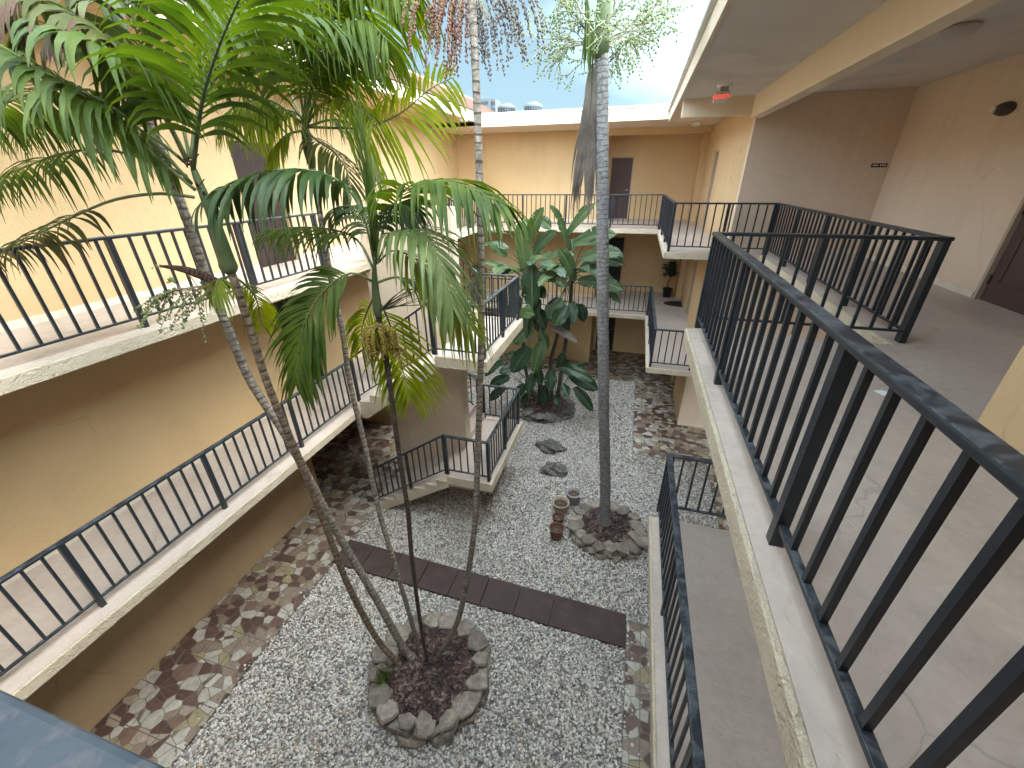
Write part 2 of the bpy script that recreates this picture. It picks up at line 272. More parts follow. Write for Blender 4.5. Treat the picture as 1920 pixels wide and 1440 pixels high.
def leaf(name, c1, c2, trans=0.35, rough=0.35, tip=None, vein=True, tcol=None, midrib=None):
    """u runs across the blade (0..1), v along it (0 base .. 1 tip)"""
    m, N, L, b = new_mat(name)
    uv = N.new('ShaderNodeUVMap'); tc = N.new('ShaderNodeTexCoord')
    sp_ = N.new('ShaderNodeSeparateXYZ'); L.new(uv.outputs[0], sp_.inputs[0])
    n = node(N, 'ShaderNodeTexNoise', Scale=3.2, Detail=4, Roughness=0.6); L.new(tc.outputs['Object'], n.inputs['Vector'])
    r = ramp(N, [(0.32, c1), (0.68, c2)]); L.new(n.outputs[0], r.inputs[0])
    col = r.outputs[0]
    if tip:
        n2 = node(N, 'ShaderNodeTexNoise', Scale=9, Detail=4); L.new(tc.outputs['Object'], n2.inputs['Vector'])
        a = node(N, 'ShaderNodeMath', operation='MULTIPLY_ADD'); a.inputs[1].default_value = 0.55; L.new(n2.outputs[0], a.inputs[0]); L.new(sp_.outputs[1], a.inputs[2])
        rt_ = ramp(N, [(tip[1], 0.0), (tip[1]+0.08, 1.0)]); dv = node(N, 'ShaderNodeMath', operation='DIVIDE'); dv.inputs[1].default_value = 1.5
        L.new(a.outputs[0], dv.inputs[0]); L.new(dv.outputs[0], rt_.inputs[0])
        mxx = N.new('ShaderNodeMixRGB'); mxx.inputs[2].default_value = (*tip[0], 1); L.new(rt_.outputs[0], mxx.inputs[0]); L.new(col, mxx.inputs[1]); col = mxx.outputs[0]
    if midrib:
        d = node(N, 'ShaderNodeMath', operation='SUBTRACT'); d.inputs[1].default_value = 0.5; L.new(sp_.outputs[0], d.inputs[0])
        ab = node(N, 'ShaderNodeMath', operation='ABSOLUTE'); L.new(d.outputs[0], ab.inputs[0])
        rm = ramp(N, [(0.02, 1.0), (0.045, 0.0)]); L.new(ab.outputs[0], rm.inputs[0])
        mxx = N.new('ShaderNodeMixRGB'); mxx.inputs[2].default_value = (*midrib, 1); L.new(rm.outputs[0], mxx.inputs[0]); L.new(col, mxx.inputs[1]); col = mxx.outputs[0]
    L.new(col, b.inputs['Base Color']); b.inputs['Roughness'].default_value = rough; b.inputs['Specular IOR Level'].default_value = 0.35
    if vein:
        wv = node(N, 'ShaderNodeTexWave', Scale=1.0, Distortion=0.3); mpn = node(N, 'ShaderNodeMapping')
        mpn.inputs['Scale'].default_value = (7.0, 0.0, 0) if vein is True else (0, 9.0, 0)
        L.new(uv.outputs[0], mpn.inputs[0]); L.new(mpn.outputs[0], wv.inputs['Vector'])
        bp = node(N, 'ShaderNodeBump', Strength=0.35, Distance=0.004); L.new(wv.outputs[0], bp.inputs['Height']); L.new(bp.outputs[0], b.inputs['Normal'])
    tr = N.new('ShaderNodeBsdfTranslucent')
    hs = node(N, 'ShaderNodeHueSaturation', Saturation=1.15, Value=1.6); hs.inputs['Hue'].default_value = 0.485; L.new(col, hs.inputs['Color']); L.new(hs.outputs[0], tr.inputs[0])
    ms = N.new('ShaderNodeMixShader'); ms.inputs[0].default_value = trans
    L.new(b.outputs[0], ms.inputs[1]); L.new(tr.outputs[0], ms.inputs[2]); L.new(ms.outputs[0], N['Material Output'].inputs[0])
    return m
BR = (0.11, 0.06, 0.03)
M['frond'] = leaf('green frond', (0.034, 0.070, 0.010), (0.088, 0.134, 0.020), 0.36, 0.44, (BR, 0.86))
M['frond_mid'] = leaf('light green frond', (0.055, 0.098, 0.012), (0.115, 0.165, 0.022), 0.45, 0.45, (BR, 0.88))
M['frond_dark'] = leaf('dark glossy frond', (0.017, 0.042, 0.011), (0.042, 0.076, 0.019), 0.28, 0.33, (BR, 0.92))
M['frond_lime'] = leaf('lime frond', (0.125, 0.18, 0.014), (0.20, 0.25, 0.022), 0.5, 0.42, ((0.20, 0.13, 0.05), 0.86))
M['frond_pale'] = leaf('pale silvery frond', (0.12, 0.175, 0.06), (0.20, 0.26, 0.105), 0.4, 0.32, (BR, 0.95))
M['frond_olive'] = leaf('olive ageing frond', (0.045, 0.06, 0.014), (0.095, 0.105, 0.022), 0.3, 0.45, ((0.09, 0.045, 0.028), 0.66))
M['frond_dead'] = leaf('dead frond', (0.085, 0.07, 0.06), (0.17, 0.145, 0.125), 0.12, 0.85)
M['paddle'] = leaf('paddle leaf', (0.026, 0.055, 0.018), (0.052, 0.092, 0.032), 0.2, 0.5, None, 'cross', None, (0.16, 0.20, 0.09))
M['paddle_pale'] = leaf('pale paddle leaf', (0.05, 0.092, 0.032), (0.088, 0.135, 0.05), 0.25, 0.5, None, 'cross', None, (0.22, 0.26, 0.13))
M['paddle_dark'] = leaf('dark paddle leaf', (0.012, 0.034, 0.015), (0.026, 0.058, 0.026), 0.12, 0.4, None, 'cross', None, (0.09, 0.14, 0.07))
M['rachis'] = surface('frond rachis', (0.085, 0.12, 0.045), (0.13, 0.16, 0.07), 0.5, 3, 30, 0.1, 0.002)
M['rachis_dark'] = surface('dark rachis', (0.035, 0.05, 0.025), (0.06, 0.075, 0.035), 0.5, 3, 30, 0.1, 0.002)
M['crownshaft'] = surface('green crownshaft', (0.045, 0.075, 0.03), (0.10, 0.13, 0.06), 0.45, 3, 30, 0.15, 0.003, ((9, 9, 1.2), (0.16, 0.15, 0.10), 0.5))
M['spathe'] = surface('dry spathe', (0.035, 0.018, 0.013), (0.07, 0.037, 0.026), 0.7, 4, 30, 0.4, 0.004, ((14, 14, 2), (0.02, 0.01, 0.008), 0.6))
M['fruit_green'] = surface('green fruit', (0.10, 0.16, 0.06), (0.17, 0.23, 0.09), 0.45, 8, 30, 0.1, 0.002)
M['fruit_yellow'] = surface('ochre fruit', (0.19, 0.135, 0.025), (0.34, 0.26, 0.05), 0.45, 8, 30, 0.1, 0.002)
M['fruit_red'] = surface('red fruit', (0.13, 0.055, 0.05), (0.20, 0.10, 0.07), 0.5, 5, 30, 0.1, 0.002)
M['fruit_purple'] = surface('purple fruit', (0.09, 0.08, 0.10), (0.14, 0.14, 0.11), 0.5, 5, 30, 0.1, 0.002)
M['twig'] = surface('pale fruit stalk', (0.26, 0.26, 0.17), (0.36, 0.35, 0.25), 0.7, 5, 30, 0.1, 0.002)
M['twig_tan'] = surface('tan fruit stalk', (0.20, 0.16, 0.08), (0.28, 0.23, 0.13), 0.7, 5, 30, 0.1, 0.002)

def roof_tile():
    m, N, L, b = new_mat('red barrel roof tile')
    tc = N.new('ShaderNodeTexCoord')
    br = node(N, 'ShaderNodeTexBrick', offset=0.5, Scale=1.0); br.inputs['Brick Width'].default_value = 0.30; br.inputs['Row Height'].default_value = 0.16
    br.inputs['Mortar Size'].default_value = 0.018; br.inputs['Mortar'].default_value = (0.10, 0.05, 0.035, 1)
    br.inputs['Color1'].default_value = (0.40, 0.19, 0.12, 1); br.inputs['Color2'].default_value = (0.50, 0.27, 0.18, 1)
    L.new(tc.outputs['UV'], br.inputs['Vector'])
    n = node(N, 'ShaderNodeTexNoise', Scale=3, Detail=5); L.new(tc.outputs['UV'], n.inputs['Vector'])
    mu = node(N, 'ShaderNodeMixRGB', blend_type='OVERLAY'); mu.inputs[0].default_value = 0.5; L.new(br.outputs[0], mu.inputs[1]); L.new(n.outputs[0], mu.inputs[2])
    L.new(mu.outputs[0], b.inputs['Base Color']); b.inputs['Roughness'].default_value = 0.85
    bp = node(N, 'ShaderNodeBump', Strength=0.8, Distance=0.03, invert=True); L.new(br.outputs['Fac'], bp.inputs['Height']); L.new(bp.outputs[0], b.inputs['Normal'])
    return m
M['roof_tile'] = roof_tile()
def emit_mat(name, col, s):
    m, N, L, b = new_mat(name); b.inputs['Base Color'].default_value = (*col, 1); b.inputs['Emission Color'].default_value = (*col, 1); b.inputs['Emission Strength'].default_value = s
    return m
M['exit_red'] = emit_mat('lit red letters', (0.85, 0.10, 0.06), 0.14)
M['exit_face'] = surface('exit sign face', (0.60, 0.54, 0.50), (0.65, 0.58, 0.54), 0.4, 3, 30, 0.05, 0.001)

# ------------------------------------------------------------------ object helpers
def tag(o, label=None, cat=None, group=None, kind=None):
    if label: o['label'] = label
    if cat: o['category'] = cat
    if group: o['group'] = group
    if kind: o['kind'] = kind
    return o
def thing(name, loc, label, cat, group=None):
    o = bpy.data.objects.new(name, None); COL.objects.link(o); o.location = loc; o.empty_display_size = 0.2
    return tag(o, label, cat, group)

class MB:
    """collects faces in world coordinates, builds ONE mesh object"""
    def __init__(s): s.v = []; s.f = []; s.uv = []; s.sm = []
    def face(s, pts, uv=None, smooth=False):
        i = len(s.v); s.v += [tuple(p) for p in pts]; s.f.append(tuple(range(i, i+len(pts)))); s.uv.append(uv); s.sm.append(smooth)
    def box(s, x0, x1, y0, y1, z0, z1):
        p = [Vector((x, y, z)) for z in (z0, z1) for y in (y0, y1) for x in (x0, x1)]
        s.hexa(p)
    def hexa(s, p):
        i = len(s.v); s.v += [tuple(q) for q in p]
        for f in ((0, 2, 3, 1), (4, 5, 7, 6), (0, 1, 5, 4), (2, 6, 7, 3), (0, 4, 6, 2), (1, 3, 7, 5)):
            s.f.append(tuple(i+k for k in f)); s.uv.append(None); s.sm.append(False)
    def bar(s, a, b, wid, hei, up=Vector((0, 0, 1))):
        """rectangular bar from a to b, centred"""
        a, b = Vector(a), Vector(b); d = (b-a).normalized()
        if abs(d.dot(up)) > 0.98: up = Vector((1, 0, 0))
        sd = d.cross(up).normalized()*wid/2; u = sd.cross(d).normalized()*hei/2
        s.hexa([a-sd-u, a+sd-u, b-sd-u, b+sd-u, a-sd+u, a+sd+u, b-sd+u, b+sd+u])
    def prism(s, poly, axis, c0, c1):
        """poly of 2D points, extruded along axis ('x','y','z') from c0 to c1"""
        def P(q, c): return (c, q[0], q[1]) if axis == 'x' else (q[0], c, q[1]) if axis == 'y' else (q[0], q[1], c)
        n = len(poly); i = len(s.v)
        s.v += [P(q, c0) for q in poly] + [P(q, c1) for q in poly]
        s.f.append(tuple(i+k for k in reversed(range(n)))); s.f.append(tuple(i+n+k for k in range(n)))
        for k in range(n): s.f.append((i+k, i+(k+1) % n, i+n+(k+1) % n, i+n+k))
        s.uv += [None]*(n+2); s.sm += [False]*(n+2)
    def tube(s, pts, rad, nseg=8, cap=True, smooth=True, v0=0.0):
        pts = [Vector(p) for p in pts]; n = len(pts)
        if not isinstance(rad, (list, tuple)): rad = [rad]*n
        ref = None; i0 = len(s.v); vl = v0; vs = []
        for k in range(n):
            t = (pts[min(k+1, n-1)]-pts[max(k-1, 0)]).normalized()
            if ref is None: ref = t.orthogonal().normalized()
            else: ref = (ref - t*ref.dot(t)).normalized()
            b = t.cross(ref)
            if k: vl += (pts[k]-pts[k-1]).length
            vs.append(vl)
            for j in range(nseg):
                a = 2*PI*j/nseg; s.v.append(tuple(pts[k] + (ref*math.cos(a)+b*math.sin(a))*rad[k]))
        for k in range(n-1):
            for j in range(nseg):
                j2 = (j+1) % nseg
                s.f.append((i0+k*nseg+j, i0+k*nseg+j2, i0+(k+1)*nseg+j2, i0+(k+1)*nseg+j))
                s.uv.append([(j/nseg, vs[k]), ((j+1)/nseg, vs[k]), ((j+1)/nseg, vs[k+1]), (j/nseg, vs[k+1])]); s.sm.append(smooth)
        if cap:
            s.f.append(tuple(i0+j for j in reversed(range(nseg)))); s.f.append(tuple(i0+(n-1)*nseg+j for j in range(nseg))); s.uv += [None, None]; s.sm += [False, False]
    def lathe(s, prof, c, nseg=24, smooth=True):
        """prof: list of (r, z) turned about the vertical axis through c"""
        i0 = len(s.v); n = len(prof)
        for r, z in prof:
            for j in range(nseg):
                a = 2*PI*j/nseg; s.v.append((c[0]+r*math.cos(a), c[1]+r*math.sin(a), c[2]+z))
        for k in range(n-1):
            for j in range(nseg):
                j2 = (j+1) % nseg
                s.f.append((i0+k*nseg+j, i0+k*nseg+j2, i0+(k+1)*nseg+j2, i0+(k+1)*nseg+j)); s.uv.append(None); s.sm.append(smooth)
    def ball(s, c, r, sq=(1, 1, 1)):
        """small octahedron-like fruit, 14 vertices"""
        i = len(s.v); rings = [(-0.7, 0.7), (0.1, 1.0), (0.75, 0.62)]
        s.v.append((c[0], c[1], c[2]-r*sq[2]))
        for z, q in rings:
            for j in range(5):
                a = 2*PI*j/5; s.v.append((c[0]+r*q*sq[0]*math.cos(a), c[1]+r*q*sq[1]*math.sin(a), c[2]+r*z*sq[2]))
        s.v.append((c[0], c[1], c[2]+r*sq[2])); T = len(s.v)-1
        for j in range(5):
            j2 = (j+1) % 5
            fs = [(i, i+1+j2, i+1+j), (T, i+11+j, i+11+j2)]
            for k in (0, 1): fs.append((i+1+5*k+j, i+1+5*k+j2, i+6+5*k+j2, i+6+5*k+j))
            for f in fs: s.f.append(f); s.uv.append(None); s.sm.append(True)
    def build(s, name, mat, parent=None, bevel=0, origin=None):
        me = bpy.data.meshes.new(name)
        if origin is None: origin = Vector(s.v[0]) if parent is None else Vector((0, 0, 0))
        base = parent_world(parent) if parent is not None else Vector(origin)
        vv = np.array(s.v, dtype=float) - np.array(base)
        me.from_pydata(vv.tolist(), [], s.f); me.update()
        if any(u is not None for u in s.uv):
            ul = me.uv_layers.new(name='UVMap'); flat = []
            for f, u in zip(s.f, s.uv): flat += [c for q in (u or [(0, 0)]*len(f)) for c in q]
            ul.data.foreach_set('uv', flat)
        me.polygons.foreach_set('use_smooth', s.sm)
        me.materials.append(mat)
        o = bpy.data.objects.new(name, me); COL.objects.link(o)
        if parent is not None: o.parent = parent
        else: o.location = base
        if bevel:
            bv = o.modifiers.new('bevel', 'BEVEL'); bv.width = bevel; bv.segments = 2; bv.limit_method = 'ANGLE'; bv.angle_limit = math.radians(40)
        return o
def parent_world(p):
    l = Vector((0, 0, 0))
    while p is not None: l += p.location; p = p.parent
    return l
def part_box(name, mat, parent, x0, x1, y0, y1, z0, z1, bevel=0):
    b = MB(); b.box(x0, x1, y0, y1, z0, z1); return b.build(name, M[mat], parent, bevel)

# ================================================================== SETTING: ground
def struct(name, mat, boxes, label=None):
    b = MB()
    for q in boxes: b.box(*q)
    o = b.build(name, M[mat], None, 0, Vector((-5.03, -3.0, 0))); return tag(o, None, None, None, 'structure')
def sheet(name, mat, rects, z, origin):
    b = MB()
    for x0, x1, y0, y1 in rects: b.face([(x0, y0, z), (x1, y0, z), (x1, y1, z), (x0, y1, z)])
    return tag(b.build(name, M[mat], None, 0, Vector(origin)), None, None, None, 'structure')
sheet('ground', 'earth', [(-900, 900, -900, 900)], -0.06, (0, 0, -0.06))
sheet('tiled_walkway', 'tile', [(-12, -5.03, -3.2, 17.2), (-5.03, 0.63, 14.2, 17.2), (0.63, 8, 9.65, 17.2), (0.63, 8, -3.2, 4.72), (2.5, 8, 4.72, 9.65)], 0.0, (-5.03, 4.72, 0))
sheet('gravel_bed', 'gravel_bed', [(-5.03, 0.63, -3.2, 14.2), (0.63, 2.5, 4.72, 9.65)], -0.03, (0, 0, -0.03))
pv = bpy.data.objects.new('path', None); COL.objects.link(pv); pv.location = (-5, 4.66, 0); tag(pv, None, None, None, 'structure')
npv = 9; pw = (0.615+5.06)/npv
for k in range(npv):
    x0, x1 = -5.06+k*pw, -5.06+(k+1)*pw
    def yl(x): return 4.37-(x+5.06)/5.67*0.12
    def yh(x): return 4.96-(x+5.06)/5.67*0.13
    b = MB(); g = 0.006; dz = random.uniform(-0.004, 0.004)
    b.prism([(x0+g, yl(x0)), (x1-g, yl(x1)), (x1-g, yh(x1)), (x0+g, yh(x0))], 'z', -0.03, 0.035+dz)
    b.build('paver', M['paver'], pv, 0.008)

# pebbles: one object, instanced stones
def in_rect(x, y): return (-5.02 < x < 0.61 and -1.2 < y < 14.18) or (0.6 < x < 2.48 and 4.74 < y < 9.63)
rng = np.random.default_rng(3)
NP = 185000
px = rng.uniform(-5.02, 2.48, NP*2); py = rng.uniform(0.4, 14.18, NP*2)
keep = ((px < 0.61) | ((py > 4.74) & (py < 9.63)))
pl = 4.37-(px+5.06)/5.67*0.12; ph = 4.96-(px+5.06)/5.67*0.13
keep &= ~((py > pl-0.0) & (py < ph+0.0) & (px < 0.62))
for cx_, cy_, rx_, ry_ in ((-2.22, 3.08, 0.78, 0.8), (0.12, 6.62, 0.72, 0.68), (-2.25, 11.4, 0.85, 0.8)):
    keep &= ((px-cx_)**2/rx_**2 + (py-cy_)**2/ry_**2) > 1
px, py = px[keep], py[keep]
den = np.where(py > 9, 0.75, 1.0); k2 = rng.random(len(px)) < den*NP/len(px)*1.0; px, py = px[k2], py[k2]
# a few strays kicked onto the tiles and pavers
q1 = np.stack([-5.03-rng.exponential(0.06, 260), rng.uniform(0.8, 14, 260)], 1); q2 = np.stack([0.64+rng.exponential(0.05, 90), rng.uniform(0.8, 4.6, 90)], 1); q3 = np.stack([rng.uniform(-5, 0.6, 90), rng.uniform(4.3, 5.0, 90)], 1); q4 = np.stack([rng.uniform(-5, 0.6, 120), 14.2+rng.exponential(0.06, 120)], 1)
n0 = len(px); st_ = np.concatenate([q1, q2, q4]); px = np.concatenate([px, st_[:, 0]]); py = np.concatenate([py, st_[:, 1]])
n = len(px); pz = rng.uniform(-0.026, 0.002, n); pz[n0:] = 0.008
me = bpy.data.meshes.new('gravel'); me.from_pydata(np.stack([px, py, pz], 1).tolist(), [], [])
def attr(nm, tp, arr, key):
    a = me.attributes.new(nm, tp, 'POINT'); a.data.foreach_set(key, np.asarray(arr, dtype=np.float32).ravel())
tone = rng.random(n)
# leaf mould and dirt collect in irregular patches
patch = np.sin(px*1.7+0.6*np.sin(py*2.1))*np.sin(py*1.3+0.8*np.sin(px*1.9)+1.0)+0.5*np.sin(px*4.3+1)*np.sin(py*3.7)
tone = np.clip(np.where(rng.random(n) < np.clip(0.08+0.14*patch, 0, 0.4), tone*0.35, tone), 0, 1)
attr('tone', 'FLOAT', tone, 'value')
attr('rot', 'FLOAT_VECTOR', rng.uniform(0, 6.28, (n, 3))*np.array([0.12, 0.12, 1]), 'vector')
s0 = np.clip(rng.normal(0.0158, 0.0045, n), 0.007, 0.031)
attr('scl', 'FLOAT_VECTOR', np.stack([s0*rng.uniform(0.9, 1.45, n), s0*rng.uniform(0.75, 1.05, n), s0*rng.uniform(0.5, 0.8, n)], 1), 'vector')
gv = bpy.data.objects.new('gravel', me); COL.objects.link(gv); tag(gv, 'white and grey river pebbles covering the courtyard floor', 'gravel', None, 'stuff')
me.materials.append(M['pebble'])
ng = bpy.data.node_groups.new('pebbles', 'GeometryNodeTree')
ng.interface.new_socket('Geometry', in_out='INPUT', socket_type='NodeSocketGeometry'); ng.interface.new_socket('Geometry', in_out='OUTPUT', socket_type='NodeSocketGeometry')
gi, go = ng.nodes.new('NodeGroupInput'), ng.nodes.new('NodeGroupOutput')
m2p = ng.nodes.new('GeometryNodeMeshToPoints'); iop = ng.nodes.new('GeometryNodeInstanceOnPoints'); ico = ng.nodes.new('GeometryNodeMeshIcoSphere')
ico.inputs['Radius'].default_value = 1.0; ico.inputs['Subdivisions'].default_value = 2
ss = ng.nodes.new('GeometryNodeSetShadeSmooth'); smt = ng.nodes.new('GeometryNodeSetMaterial'); smt.inputs['Material'].default_value = M['pebble']
def nattr(nm, tp):
    q = ng.nodes.new('GeometryNodeInputNamedAttribute'); q.data_type = tp; q.inputs['Name'].default_value = nm; return q
ra, sa = nattr('rot', 'FLOAT_VECTOR'), nattr('scl', 'FLOAT_VECTOR')
gl = ng.links.new
gl(gi.outputs[0], m2p.inputs[0]); gl(m2p.outputs[0], iop.inputs['Points']); gl(ico.outputs[0], ss.inputs[0]); gl(ss.outputs[0], smt.inputs[0]); gl(smt.outputs[0], iop.inputs['Instance'])
gl(ra.outputs['Attribute'], iop.inputs['Rotation']); gl(sa.outputs['Attribute'], iop.inputs['Scale']); gl(iop.outputs[0], go.inputs[0])
md = gv.modifiers.new('pebbles', 'NODES'); md.node_group = ng

# ================================================================== BUILDING WINGS
XE = -4.93          # left gallery edge
XR = 0.62           # right gallery edge
YB = 13.68          # back gallery edge
def edge_strip(parent, z, segs):
    """cream stucco lip, a little lower than the deck it borders"""
    for (x0, x1, y0, y1) in segs: part_box('slab_edge', 'cream', parent, x0, x1, y0, y1, z-0.135, z-0.002, 0.006)

# ---- left wing
LW = thing('apartment_wing', (-6.5, 0, 0), 'bright peach stucco wing with a red tiled roof along the left side of the courtyard', 'building')
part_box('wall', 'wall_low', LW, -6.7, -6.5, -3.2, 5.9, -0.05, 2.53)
part_box('wall', 'wall', LW, -6.7, -6.5, 9.2, 17.0, -0.05, 2.53)
part_box('wall', 'wall', LW, -10, -6.7, 5.7, 5.9, -0.05, 2.53); part_box('wall', 'wall', LW, -10, -6.7, 9.2, 9.4, -0.05, 2.53); part_box('wall', 'wall', LW, -10.2, -10, 5.7, 9.4, -0.05, 2.53)
for z0, z1 in ((F2, 5.22), (F3, 8.6)):
    part_box('wall', 'wall', LW, -6.7, -6.5, -3.2, 6.05, z0-0.01, z1)
    part_box('wall', 'wall', LW, -6.7, -6.5, 6.95, 17.0, z0-0.01, z1)
    part_box('wall', 'wall', LW, -6.7, -6.5, 6.05, 6.95, z0+2.03, z1)
d = part_box('door', 'brownpanel', LW, -6.68, -6.56, 6.06, 6.94, F3, F3+2.02)
d = part_box('door', 'dark', LW, -6.68, -6.56, 6.06, 6.94, F2, F2+2.02)
for z in (F2, F3):
    part_box('balcony_slab', 'deck', LW, -10.2, XE-0.03, -3.2, 17.2, z-0.13, z)
    part_box('added_bounce_sheet', 'bounce_absorber', LW, -10.0, XE-0.035, -3.2, 13.6, z-0.138, z-0.1305)  # added unseen sheet, darkens the wall below by absorbing bounce light
    edge_strip(LW, z, [(XE-0.03, XE, -3.2, YB+0.03)])
    for y0, y1 in ((-3.2, 6.0), (7.0, 15.6)): part_box('skirting', 'skirting', LW, -6.5, -6.488, y0, y1, z+0.001, z+0.09)
part_box('soffit', 'wall', LW, -6.5, -4.9, -3.2, 13.6, 8.30, 8.34)
part_box('fascia', 'fascia', LW, -4.93, -4.88, -3.2, 13.58, 8.26, 8.46, 0.004)
part_box('drip_edge', 'fascia', LW, -4.95, -4.85, -3.2, 13.58, 8.462, 8.50, 0.004)
b = MB()
x0, z0, x1, z1 = -4.83, 8.505, -7.7, 9.86; ls = math.hypot(x1-x0, z1-z0)
b.face([(x0, -3.2, z0), (x0, 21, z0), (x1, 21, z1), (x1, -3.2, z1)], [(-3.2, 0), (21, 0), (21, ls), (-3.2, ls)])
b.face([(x1, -3.2, z1), (x1, 21, z1), (-11, 21, 8.5), (-11, -3.2, 8.5)], [(-3.2, 0), (21, 0), (21, ls), (-3.2, ls)])
b.face([(x0, -3.2, z0), (x1, -3.2, z1), (-11, -3.2, 8.5)]); b.face([(x0, 21, z0), (-11, 21, 8.5), (x1, 21, z1)])
for k in range(0, 17):      # tile courses stand a little proud
    t = k/17; xx, zz = x0+(x1-x0)*t, z0+(z1-z0)*t
    b.bar((xx, -3.2, zz+0.012), (xx, 21, zz+0.012), 0.05, 0.03)
b.tube([(x1, -3.2, z1), (x1, 21, z1)], 0.09, 8)
b.build('roof', M['roof_tile'], LW)

# ---- back wing
BW = thing('apartment_wing', (-2, 17, 0), 'tan flat-roofed wing at the far end of the courtyard, with a recessed brown door', 'building')
WX = -1.25
for z0, z1 in ((-0.05, 2.53), (F2-0.01, 5.22), (F3-0.01, 8.16)):
    part_box('wall', 'wall', BW, -6.5, WX, 15.6, 15.8, z0, z1)
    part_box('wall', 'wall', BW, WX-0.2, WX, 15.8, 17.0, z0, z1)
    zf = max(z0+0.01, 0.0) if z0 > 0 else 0.0
    # wall with a door opening
    part_box('wall', 'wall', BW, WX, -1.16, 17.0, 17.2, z0, z1); part_box('wall', 'wall', BW, -0.36, 4.3, 17.0, 17.2, z0, z1); part_box('wall', 'wall', BW, -1.16, -0.36, 17.0, 17.2, zf+2.05, z1)
    top = z0 > 5
    d = part_box('door', 'door' if top else 'dark', BW, -1.12, -0.40, 17.06, 17.10, zf+0.01, zf+2.01)
    if not top: d['label'] = 'black glass door'
    b = MB(); b.box(-1.16, -1.12, 16.985, 17.1, zf, zf+2.05); b.box(-0.40, -0.36, 16.985, 17.1, zf, zf+2.05); b.box(-1.12, -0.40, 16.985, 17.1, zf+2.01, zf+2.05); b.build('frame', M['door_frame'], d)
    b = MB(); b.tube([(-0.47, 17.06, zf+0.98), (-0.47, 17.0, zf+0.98)], 0.012, 8); b.tube([(-0.47, 17.0, zf+0.98), (-0.57, 17.0, zf+0.98)], 0.012, 8); b.build('handle', M['steel'], d)
part_box('header_beam', 'wall', BW, WX-0.1, 1.95, 15.6, 15.82, 7.98, 8.16)
for z in (F2, F3):
    part_box('balcony_slab', 'deck', BW, XE-0.03, XR, YB+0.03, 17.2, z-0.13, z-0.0005)
    edge_strip(BW, z, [(XE, XR, YB, YB+0.03)])
    part_box('skirting', 'wall_tan', BW, -6.4, WX, 15.588, 15.6, z+0.001, z+0.09)
part_box('soffit', 'wall_tan', BW, -6.5, XR-0.05, 13.62, 17.2, 8.163, 8.2)
part_box('fascia', 'fascia', BW, -4.88, 0.52, 13.58, 13.62, 8.155, 8.44, 0.004)
part_box('drip_edge', 'gutter', BW, -4.90, 0.52, 13.54, 13.64, 8.442, 8.50, 0.005)
part_box('roof', 'gutter', BW, -7, 8, 13.64, 24, 8.36, 8.47)

# ---- right wing
RW = thing('apartment_wing', (4.27, 5, 0), 'shaded tan wing on the right with deep roof overhang, long beam and maroon door', 'building')
for z in (F2, F3):
    for q in ((XR+0.03, 8, -3.2, 4.44), (2.48, 8, 4.44, 9.50), (XR+0.03, 8, 9.50, 17.2)): part_box('balcony_slab', 'deck', RW, q[0], q[1], q[2], q[3], z-0.13, z)
    edge_strip(RW, z, [(XR, XR+0.03, -3.2, 4.47), (XR+0.03, 2.48, 4.44, 4.47), (2.45, 2.48, 4.47, 9.47), (XR, 2.48, 9.47, 9.50), (XR, XR+0.03, 9.50, YB+0.03)])
# walls round the far corner
for z0, z1, yy in ((-0.05, 2.53, 11.5), (F2-0.01, 5.22, 9.9), (F3-0.01, 8.1, 9.9)):
    part_box('wall', 'wall_tan', RW, 1.9, 4.27, yy, yy+0.2, z0, z1)
    zf = 0.0 if z0 < 0 else z0+0.01
    y0d, y1d = (13.6, 14.45)
    part_box('wall', 'wall', RW, 1.9, 2.1, yy+0.2, y0d, z0, z1); part_box('wall', 'wall', RW, 1.9, 2.1, y1d, 17.0, z0, z1); part_box('wall', 'wall', RW, 1.9, 2.1, y0d, y1d, zf+2.05, z1)
    d = part_box('door', 'door_frame' if z0 > 0 else 'dark', RW, 2.0, 2.04, y0d+0.04, y1d-0.04, zf, zf+2.01)
    b = MB(); b.box(1.93, 2.05, y0d, y0d+0.04, zf, zf+2.05); b.box(1.93, 2.05, y1d-0.04, y1d, zf, zf+2.05); b.box(1.93, 2.05, y0d+0.04, y1d-0.04, zf+2.01, zf+2.05); b.build('frame', M['door_frame'], d)
    b = MB(); b.tube([(2.0, y0d+0.12, zf+1.0), (1.93, y0d+0.12, zf+1.0)], 0.012, 8); b.tube([(1.93, y0d+0.12, zf+1.0), (1.93, y0d+0.22, zf+1.0)], 0.012, 8); b.build('handle', M['steel'], d)
    part_box('pilaster', 'wall', RW, 1.72, 1.9, 16.2, 17.0, z0, z1 if z0 < 5 else 7.98)
